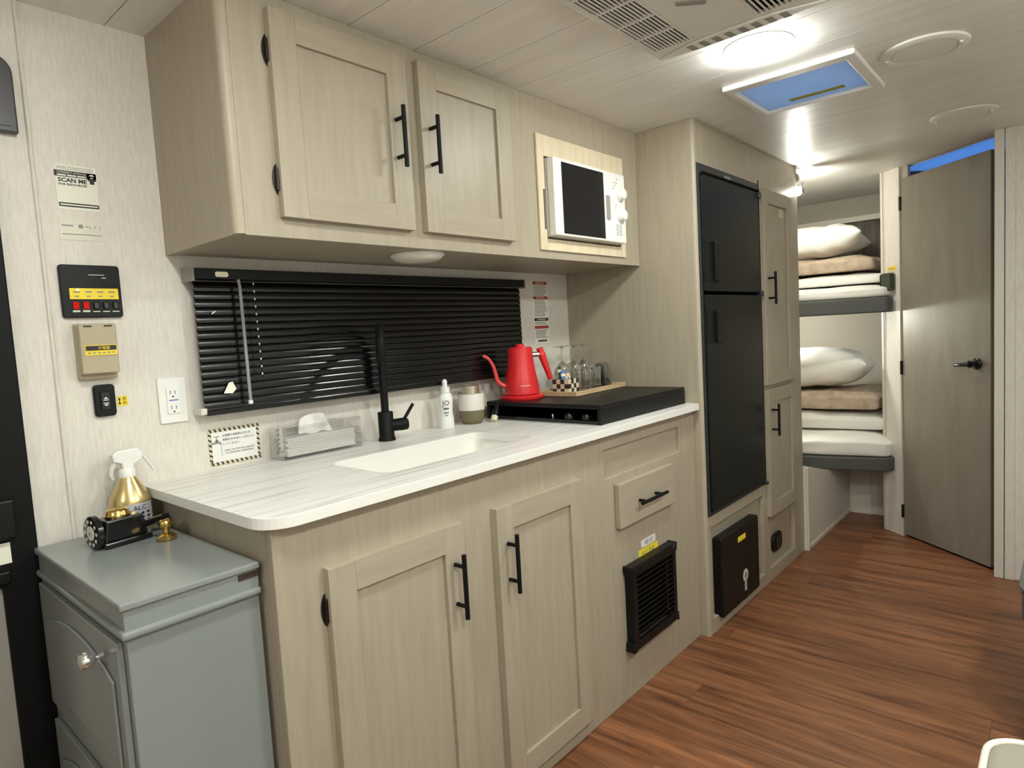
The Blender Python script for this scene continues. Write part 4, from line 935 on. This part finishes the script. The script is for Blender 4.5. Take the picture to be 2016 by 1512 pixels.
for (x, y, lab, g) in ((2.055, -1.335, 'round ceiling speaker beside the roof vent', 0), (2.93, -1.335, 'round ceiling speaker in front of the bathroom door', 1)):
    t = thing('ceiling_speaker', lab, 'speaker', (x, y, ZC))
    MB().lathe([(0.112, -0.0004), (0.110, -0.006), (0.098, -0.010), (0.084, -0.010), (0.083, -0.004)], (x, y, ZC), 48).build('bezel', M['ceil2'], t, smooth=True)
    MB().lathe([(0.0825, -0.003), (0.080, -0.009), (0.05, -0.0105), (0.004, -0.011)], (x, y, ZC), 48).build('cover', M['ceil2'], t, smooth=True)
    for dy_ in (-0.0915, 0.0915): B(x - 0.012, x + 0.012, y + dy_ - 0.0035, y + dy_ + 0.0035, ZC - 0.014, ZC - 0.0101).build('clip', M['white'], t)

rv = thing('roof_vent', 'square roof vent with frosted pane glowing dusk blue', 'skylight', (2.075, -1.0, ZC))
o = MB().plate(1.872, 2.272, -1.196, -0.806, ZC - 0.017, ZC - 0.0003, [(1.922, 2.228, -1.160, -0.832)], 'z').build('frame', M['white'], rv, bevel=0.006, seg=3)
MB().box(1.9225, 2.2275, -1.1595, -0.8325, ZC - 0.004, ZC - 0.001).build('pane', M['skypane'], rv)
MB().plate(1.9182, 2.2318, -1.1648, -0.8282, ZC + 0.0, ZC + 0.0495, [(1.9215, 2.2285, -1.1605, -0.8315)], 'z').build('curb', M['white'], rv)
B(2.164, 2.190, -1.095, -0.922, ZC - 0.0056, ZC - 0.0042).build('notice_strip', mat('olive_strip', (0.40, 0.36, 0.03), 0.6), rv)

# ------------------------------------------------------------------ bathroom door in the diagonal wall
dd = bpy.data.objects.new('door_2', None); C.objects.link(dd); dd.location = A_; dd.rotation_euler = (0, 0, TH); struct(dd)
MB().box(0.135, 0.668, 0.004, 0.034, 0.012, 1.918).build('slab', M['doorwood'], dd, world=False, bevel=0.002)
for zz in (1.79, 0.925, 0.14):
    MB().tube([(0.1325, -0.003, zz - 0.036), (0.1325, -0.003, zz + 0.036)], 0.0045, 10).box(0.128, 0.139, -0.001, 0.0038, zz - 0.036, zz + 0.036).build('hinge', M['bronze'], dd, world=False)
kn = MB().lathe([(0.026, 0.0038), (0.026, -0.004), (0.020, -0.009), (0.011, -0.012), (0.011, -0.032), (0.018, -0.038)], (0.598, 0, 0.963), 28, 'y').build('handle', M['black_gloss'], dd, world=False, smooth=True)
MB().tube([(0.602, -0.040, 0.963), (0.575, -0.044, 0.961), (0.535, -0.042, 0.957), (0.515, -0.038, 0.955)], [0.012, 0.0095, 0.009, 0.008], 12).build('lever', M['black_gloss'], kn, world=False, smooth=True)
# bathroom skylight and fan behind the door gap
bs = thing('bathroom_skylight', 'blue lit bathroom skylight seen through the gap over the door', 'skylight', A_ + Vector((0, 0, ZC)), TH)
MB().plate(0.032, 0.698, 0.047, 0.338, -0.002, 0.0495, [(0.036, 0.694, 0.051, 0.334)], 'z').build('frame', M['bathwall'], bs, world=False)
MB().box(0.0365, 0.6935, 0.0515, 0.3335, 0.000, 0.003).build('pane', M['bluepane'], bs, world=False)
t = thing('bathroom_fan', 'dark bathroom fan housing glimpsed over the door', 'fan', A_ + Vector((0, 0, ZC)), TH)
MB().lathe([(0.055, -0.0004), (0.055, -0.020), (0.045, -0.026)], (0.60, 0.40, 0), 28).build('housing', M['dark'], t, world=False, smooth=True)
MB().lathe([(0.03, -0.0262), (0.02, -0.030)], (0.60, 0.40, 0), 20).build('hub', M['black'], t, world=False, smooth=True)
# cup holder and sticky note on the pillar
def on_pillar(s_, y_, z_): return A_ + Vector((math.cos(TH) * s_ - math.sin(TH) * y_, math.sin(TH) * s_ + math.cos(TH) * y_, z_))
t = thing('wall_dispenser', 'small dark green bottle holder on the pillar by the upper bunk', 'holder', on_pillar(0.070, 0, 1.34), TH)
MB().prism(rrect(-0.038, 0.030, 0.0, 0.095, 0.010, 4), -0.040, -0.0065, 'y').build('case', M['greencup'], t, world=False, bevel=0.006, seg=3)
MB().box(-0.040, -0.034, -0.042, -0.0065, -0.008, 0.088).build('bracket', M['black'], t, world=False, bevel=0.002)
t = thing('sticky_note', 'yellow sticker on the pillar over the bottle holder', 'sticker', on_pillar(0.070, 0, 1.44), TH)
MB().box(-0.030, 0.030, -0.0018, -0.0003, 0.008, 0.030).build('tape', M['yellow'], t, world=False)
MB().box(-0.022, 0.020, -0.0022, -0.0018, 0.015, 0.022).build('lettering', M['capmetal'], t, world=False)

# ------------------------------------------------------------------ bunk beds
def slab_quad(name, m, q4, z0, z1, amp, seed, parent=None, loc=None, sag=0.0, n=14, droop=0.0):
    """soft slab over a four cornered outline, rounded edges, rumpled top"""
    bm = bmesh.new(); bmesh.ops.create_cube(bm, size=2.0)
    bmesh.ops.subdivide_edges(bm, edges=bm.edges, cuts=n, use_grid_fill=True)
    a, b, c, d = [Vector(p_) for p_ in q4]; off = origin_of(parent) if parent else Vector((0, 0, 0))
    T = z1 - z0
    for v in bm.verts:
        q = v.co.copy(); e = max(abs(q.x), abs(q.y))
        k = 1 - 0.035 * abs(q.z) ** 4
        u, w_ = (q.x * k + 1) / 2, (q.y * k + 1) / 2
        p_ = a.lerp(b, u).lerp(d.lerp(c, u), w_)
        zz = z0 + T * ((q.z + 1) / 2)
        if q.z > 0: zz -= T * 0.30 * e ** 14 * q.z
        wr = noise.noise(Vector((p_.x * 6 + seed, p_.y * 15 + p_.x * 6, seed))); rd = (1 - abs(noise.noise(Vector((p_.x * 9 + p_.y * 5 + seed, p_.y * 4 - p_.x * 3, seed + 3))))) ** 5
        fine = noise.noise(Vector((p_.x * 26 + seed, p_.y * 22 - p_.x * 14, zz * 20)))
        if q.z > -0.6: zz += amp * (0.7 * wr + 1.1 * rd + 0.35 * fine) * (q.z + 1) / 2
        out = (noise.noise(Vector((p_.x * 8, p_.y * 9, zz * 18 + seed))) + 0.6 * noise.noise(Vector((p_.x * 22, p_.y * 24, zz * 14 + seed)))) * amp * 0.8
        ctr = (a + b + c + d) / 4; dv_ = (Vector((p_.x, p_.y)) - ctr).normalized() if e > 0.9 else Vector((0, 0))
        zz -= droop * max(0, u - 0.35) ** 1.3 * (1 if q.z < 0.2 else 0.75)
        v.co = Vector((p_.x + dv_.x * out, p_.y + dv_.y * out, zz + sag)) - off
    me = bpy.data.meshes.new(name); bm.to_mesh(me); bm.free(); me.materials.append(m)
    for p_ in me.polygons: p_.use_smooth = True
    o = bpy.data.objects.new(name, me); C.objects.link(o)
    if parent: o.parent = parent
    md = o.modifiers.new('s', 'SUBSURF'); md.levels = 1; md.render_levels = 1
    return o
def deck(z0, z1, label, low):
    t = thing('bunk_bed', label, 'bunk', (4.0, -0.5, z0), 0, None)
    e0, e1 = (3.60, -0.40), (3.735, -0.925)
    pts = [(4.515, -0.001), (3.52, -0.001), e0, (e1[0] - 0.012, e1[1] + 0.06), (e1[0] + 0.005, e1[1] + 0.018), (e1[0] + 0.05, e1[1]), (4.515, e1[1] + 0.003)]
    if not low: pts = [(4.515, -0.001), (3.52, -0.001), e0, (e1[0] - 0.005, e1[1] + 0.022), (e1[0] + 0.004, e1[1] + 0.006), (e1[0] + 0.02, e1[1]), (4.515, e1[1] + 0.003)]
    MB().prism(pts, z0, z1, 'z').build('deck', M['deck'], t, bevel=0.008, seg=3)
    zt_ = z1 + (0.120 if low else 0.070)
    slab_quad('mattress', M['sheet'], ((3.535, -0.020), (3.742, -0.915), (4.500, -0.912), (4.500, -0.020)), z1 + 0.0005, zt_, 0.010 if low else 0.007, 2.0 if low else 9.0, parent=t)
    return t, zt_
def pillow(name, c, L, W, H, rz, tilt, seed, label):
    bm = bmesh.new(); n = 22
    grid = {}
    for s_ in (1, -1):
        for i in range(n + 1):
            for j in range(n + 1):
                u, v = -1 + 2 * i / n, -1 + 2 * j / n
                edge = i in (0, n) or j in (0, n)
                if edge and s_ == -1: grid[(s_, i, j)] = grid[(1, i, j)]; continue
                h = ((1 - u ** 4) * (1 - v ** 4)); h = max(h, 0) ** 0.62
                pin = 1 - 0.06 * (1 - u * u) * (v * v) ; pin2 = 1 - 0.06 * (1 - v * v) * (u * u)
                p_ = Vector((u * L / 2 * pin2, v * W / 2 * pin, s_ * h * H / 2))
                wr = noise.noise(Vector((p_.x * 7 + seed, p_.y * 16 + p_.x * 8, seed))) * 0.014 * h + noise.noise(Vector((p_.x * 18 + seed, p_.y * 30 - p_.x * 14, 2))) * 0.006 * h + 0.016 * h * (1 - abs(noise.noise(Vector((p_.x * 7 + p_.y * 6 + seed, p_.y * 5 - p_.x * 2, seed))))) ** 6
                p_.z += wr
                grid[(s_, i, j)] = bm.verts.new(p_)
    for s_ in (1, -1):
        for i in range(n):
            for j in range(n):
                q = [grid[(s_, i, j)], grid[(s_, i + 1, j)], grid[(s_, i + 1, j + 1)], grid[(s_, i, j + 1)]]
                try: bm.faces.new(q if s_ == 1 else q[::-1])
                except ValueError: pass
    me = bpy.data.meshes.new(name); bm.to_mesh(me); bm.free(); me.materials.append(M['sheet'])
    for p_ in me.polygons: p_.use_smooth = True
    o = bpy.data.objects.new(name, me); C.objects.link(o); o.location = c; o.rotation_euler = (tilt[0], tilt[1], rz); tag(o, label, 'pillow')
    md = o.modifiers.new('s', 'SUBSURF'); md.levels = 1; md.render_levels = 1
    return o
lowb, zl = deck(0.352, 0.428, 'lower bunk bed with dark grey base and white mattress', True)
upb, zu_ = deck(1.226, 1.310, 'upper bunk bed with dark grey base and white mattress', False)
def layer(name, m, q4, z0, z1, amp, seed, label, cat, **k):
    return tag(slab_quad(name, m, q4, z0, z1, amp, seed, **k), label, cat)
layer('folded_sheet', M['sheet'], ((3.72, -0.06), (3.83, -0.875), (4.36, -0.865), (4.33, -0.06)), zl + 0.016, zl + 0.105, 0.012, 1.3, 'white folded duvet lying on the lower bunk mattress', 'duvet')
layer('blanket', M['blanket'], ((3.75, -0.08), (3.83, -0.845), (4.32, -0.855), (4.30, -0.08)), zl + 0.130, zl + 0.225, 0.020, 5.1, 'tan folded fleece blanket on the lower bunk under its pillow', 'blanket')
pillow('pillow', (4.00, -0.40, zl + 0.352), 0.46, 0.76, 0.235, R(6), (R(-3), R(4)), 3.0, 'white plump pillow on the lower bunk')
layer('folded_sheet', M['sheet'], ((3.74, -0.08), (3.83, -0.880), (4.35, -0.86), (4.33, -0.08)), zu_ + 0.014, zu_ + 0.072, 0.011, 8.3, 'white folded duvet lying on the upper bunk mattress', 'duvet')
layer('blanket', M['blanket'], ((3.75, -0.08), (3.82, -0.820), (4.32, -0.84), (4.30, -0.08)), zu_ + 0.090, zu_ + 0.172, 0.018, 2.7, 'tan folded fleece blanket on the upper bunk under its pillow', 'blanket')
pillow('pillow', (3.98, -0.40, zu_ + 0.262), 0.44, 0.74, 0.180, R(5), (R(-4), R(5)), 7.0, 'white creased pillow on the upper bunk')

# storage box under the lower bunk, panel faces the aisle
st = thing('bunk_storage', 'white panelled storage box under the lower bunk', 'storage box', (3.65, -0.3, 0))
MB().prism([(3.2525, 0), (4.10, 0), (4.10, 0.350), (3.66, 0.350), (3.2525, 0.452)], -0.620, -0.600, 'y').build('front_panel', M['wall'], st)
B(3.2525, 3.275, -0.630, -0.6202, 0, 0.440).build('stile', M['trim'], st, bevel=0.002)
B(3.276, 4.09, -0.627, -0.6202, 0, 0.022).build('bottom_rail', M['trim'], st, bevel=0.002)
bk = thing('storage_panel', 'pale panel closing the space behind the lower bunk niche', 'panel', (4.11, -0.76, 0))
B(4.10, 4.12, -0.922, -0.6205, 0, 0.350).build('board', M['wall'], bk)
B(4.092, 4.10, -0.74, -0.6275, 0.0, 0.35).build('batten', M['trim'], bk)

# rear wall valance, rod and curtain above the upper bunk
va = thing('window_valance', 'grey beige board valance over the upper bunk window', 'valance', (4.5, -0.46, 1.85))
B(4.485, 4.5195, -0.920, -0.0006, 1.856, 1.9795).build('board', M['valance'], va, bevel=0.002)
B(4.478, 4.486, -0.920, -0.0006, 1.822, 1.8558).build('edge_strip', M['trim'], va, bevel=0.001)
cu = MB(); n = 60; vs = []; fs = []
for i in range(n + 1):
    u = i / n; yy = -0.92 + 0.62 * u
    off = 0.012 * math.sin(u * 46) + 0.006 * math.sin(u * 21 + 1)
    for zz in (zu_ + 0.08, 1.55, 1.70, 1.8205): vs.append((4.495 + off * (0.6 + 0.4 * (1.84 - zz)), yy, zz))
for i in range(n):
    for k in range(3): fs.append((i * 4 + k, (i + 1) * 4 + k, (i + 1) * 4 + k + 1, i * 4 + k + 1))
o = cu.add(vs, fs).build('bunk_curtain', M['curtain'], None, smooth=True); md = o.modifiers.new('t', 'SOLIDIFY'); md.thickness = 0.002
tag(o, 'grey brown curtain hanging behind the upper bunk pillow', 'curtain')

# bunk reading lights
rl = thing('reading_light', 'small lit reading light at the pantry end over the upper bunk', 'lamp', (XE, -0.59, 1.86))
MB().lathe([(0.028, XE + 0.0006), (0.028, XE + 0.008), (0.020, XE + 0.012)], (0, -0.592, 1.925), 20, 'x').tube([(XE + 0.010, -0.592, 1.925), (XE + 0.030, -0.596, 1.938), (XE + 0.042, -0.598, 1.920), (XE + 0.042, -0.598, 1.895)], 0.004, 8).build('bracket', M['chrome'], rl, smooth=True)
MB().lathe([(0.012, 1.900), (0.020, 1.893), (0.020, 1.886)], (XE + 0.042, -0.598, 0), 20).build('cap', M['chrome'], rl, smooth=True)
sh = MB(); vs = []; fs = []  # added half shade, keeps this bulb's light off the bathroom door
for i in range(13):
    a = R(-125 + 85 * i / 12)
    for hh in (1.84, 1.905): vs.append((XE + 0.042 + 0.032 * math.cos(a), -0.598 + 0.032 * math.sin(a), hh))
for i in range(12): fs.append((2 * i, 2 * i + 2, 2 * i + 3, 2 * i + 1))
o = sh.add(vs, fs).build('added_shade', M['chrome'], rl, smooth=True); md = o.modifiers.new('t', 'SOLIDIFY'); md.thickness = 0.0015
MB().lathe([(0.010, 1.886), (0.021, 1.872), (0.021, 1.860), (0.010, 1.846), (0.002, 1.844)], (XE + 0.042, -0.598, 0), 20).build('bulb', M['bulb_up'], rl, smooth=True)
rl = thing('reading_light', 'small lit reading light under the upper bunk deck over the lower bunk', 'lamp', (3.84, -0.13, 1.2255))
MB().lathe([(0.030, 1.2255), (0.030, 1.218), (0.016, 1.212)], (3.84, -0.13, 0), 20).build('bracket', M['chrome'], rl, smooth=True)
MB().lathe([(0.010, 1.2118), (0.024, 1.206), (0.026, 1.190), (0.018, 1.178), (0.003, 1.174)], (3.84, -0.13, 0), 20).build('bulb', M['bulb_low'], rl, smooth=True)

# ------------------------------------------------------------------ dinette seats at the right edge
def cushion(name, x0, x1, y0, y1, z0, z1, r, m, label, base=True):
    t = thing(name, label, 'bench', ((x0 + x1) / 2, (y0 + y1) / 2, 0))
    o = MB().prism(rrect(x0, x1, y0, y1, r, 8), z0, z1, 'z').build('seat_cushion', m, t, bevel=0.02, seg=4)
    for p_ in o.data.polygons: p_.use_smooth = True
    loop_ = [Vector((a, b, z1 - 0.006)) for a, b in rrect(x0 - 0.001, x1 + 0.001, y0 - 0.001, y1 + 0.001, r + 0.001, 8)]
    MB().tube(loop_ + [loop_[0], loop_[1]], 0.006, 8).build('piping', M['piping'] if m is M['sofa'] else m, o, smooth=True)
    B(x0 + 0.02, x1 - 0.02, y0 + 0.02, y1 - 0.02, 0, z0 - 0.0005).build('base', M['sofa2'], t, bevel=0.004)
cushion('dinette_bench', 0.10, 1.185, -2.44, -1.560, 0.34, 0.45, 0.06, M['sofa'], 'taupe dinette bench with cream piping whose rounded corner meets the brown floor')
cushion('dinette_bench', 1.95, 2.55, -2.44, -1.565, 0.34, 0.45, 0.06, M['sofa2'], 'dark grey dinette bench standing by the wall near the bathroom door')
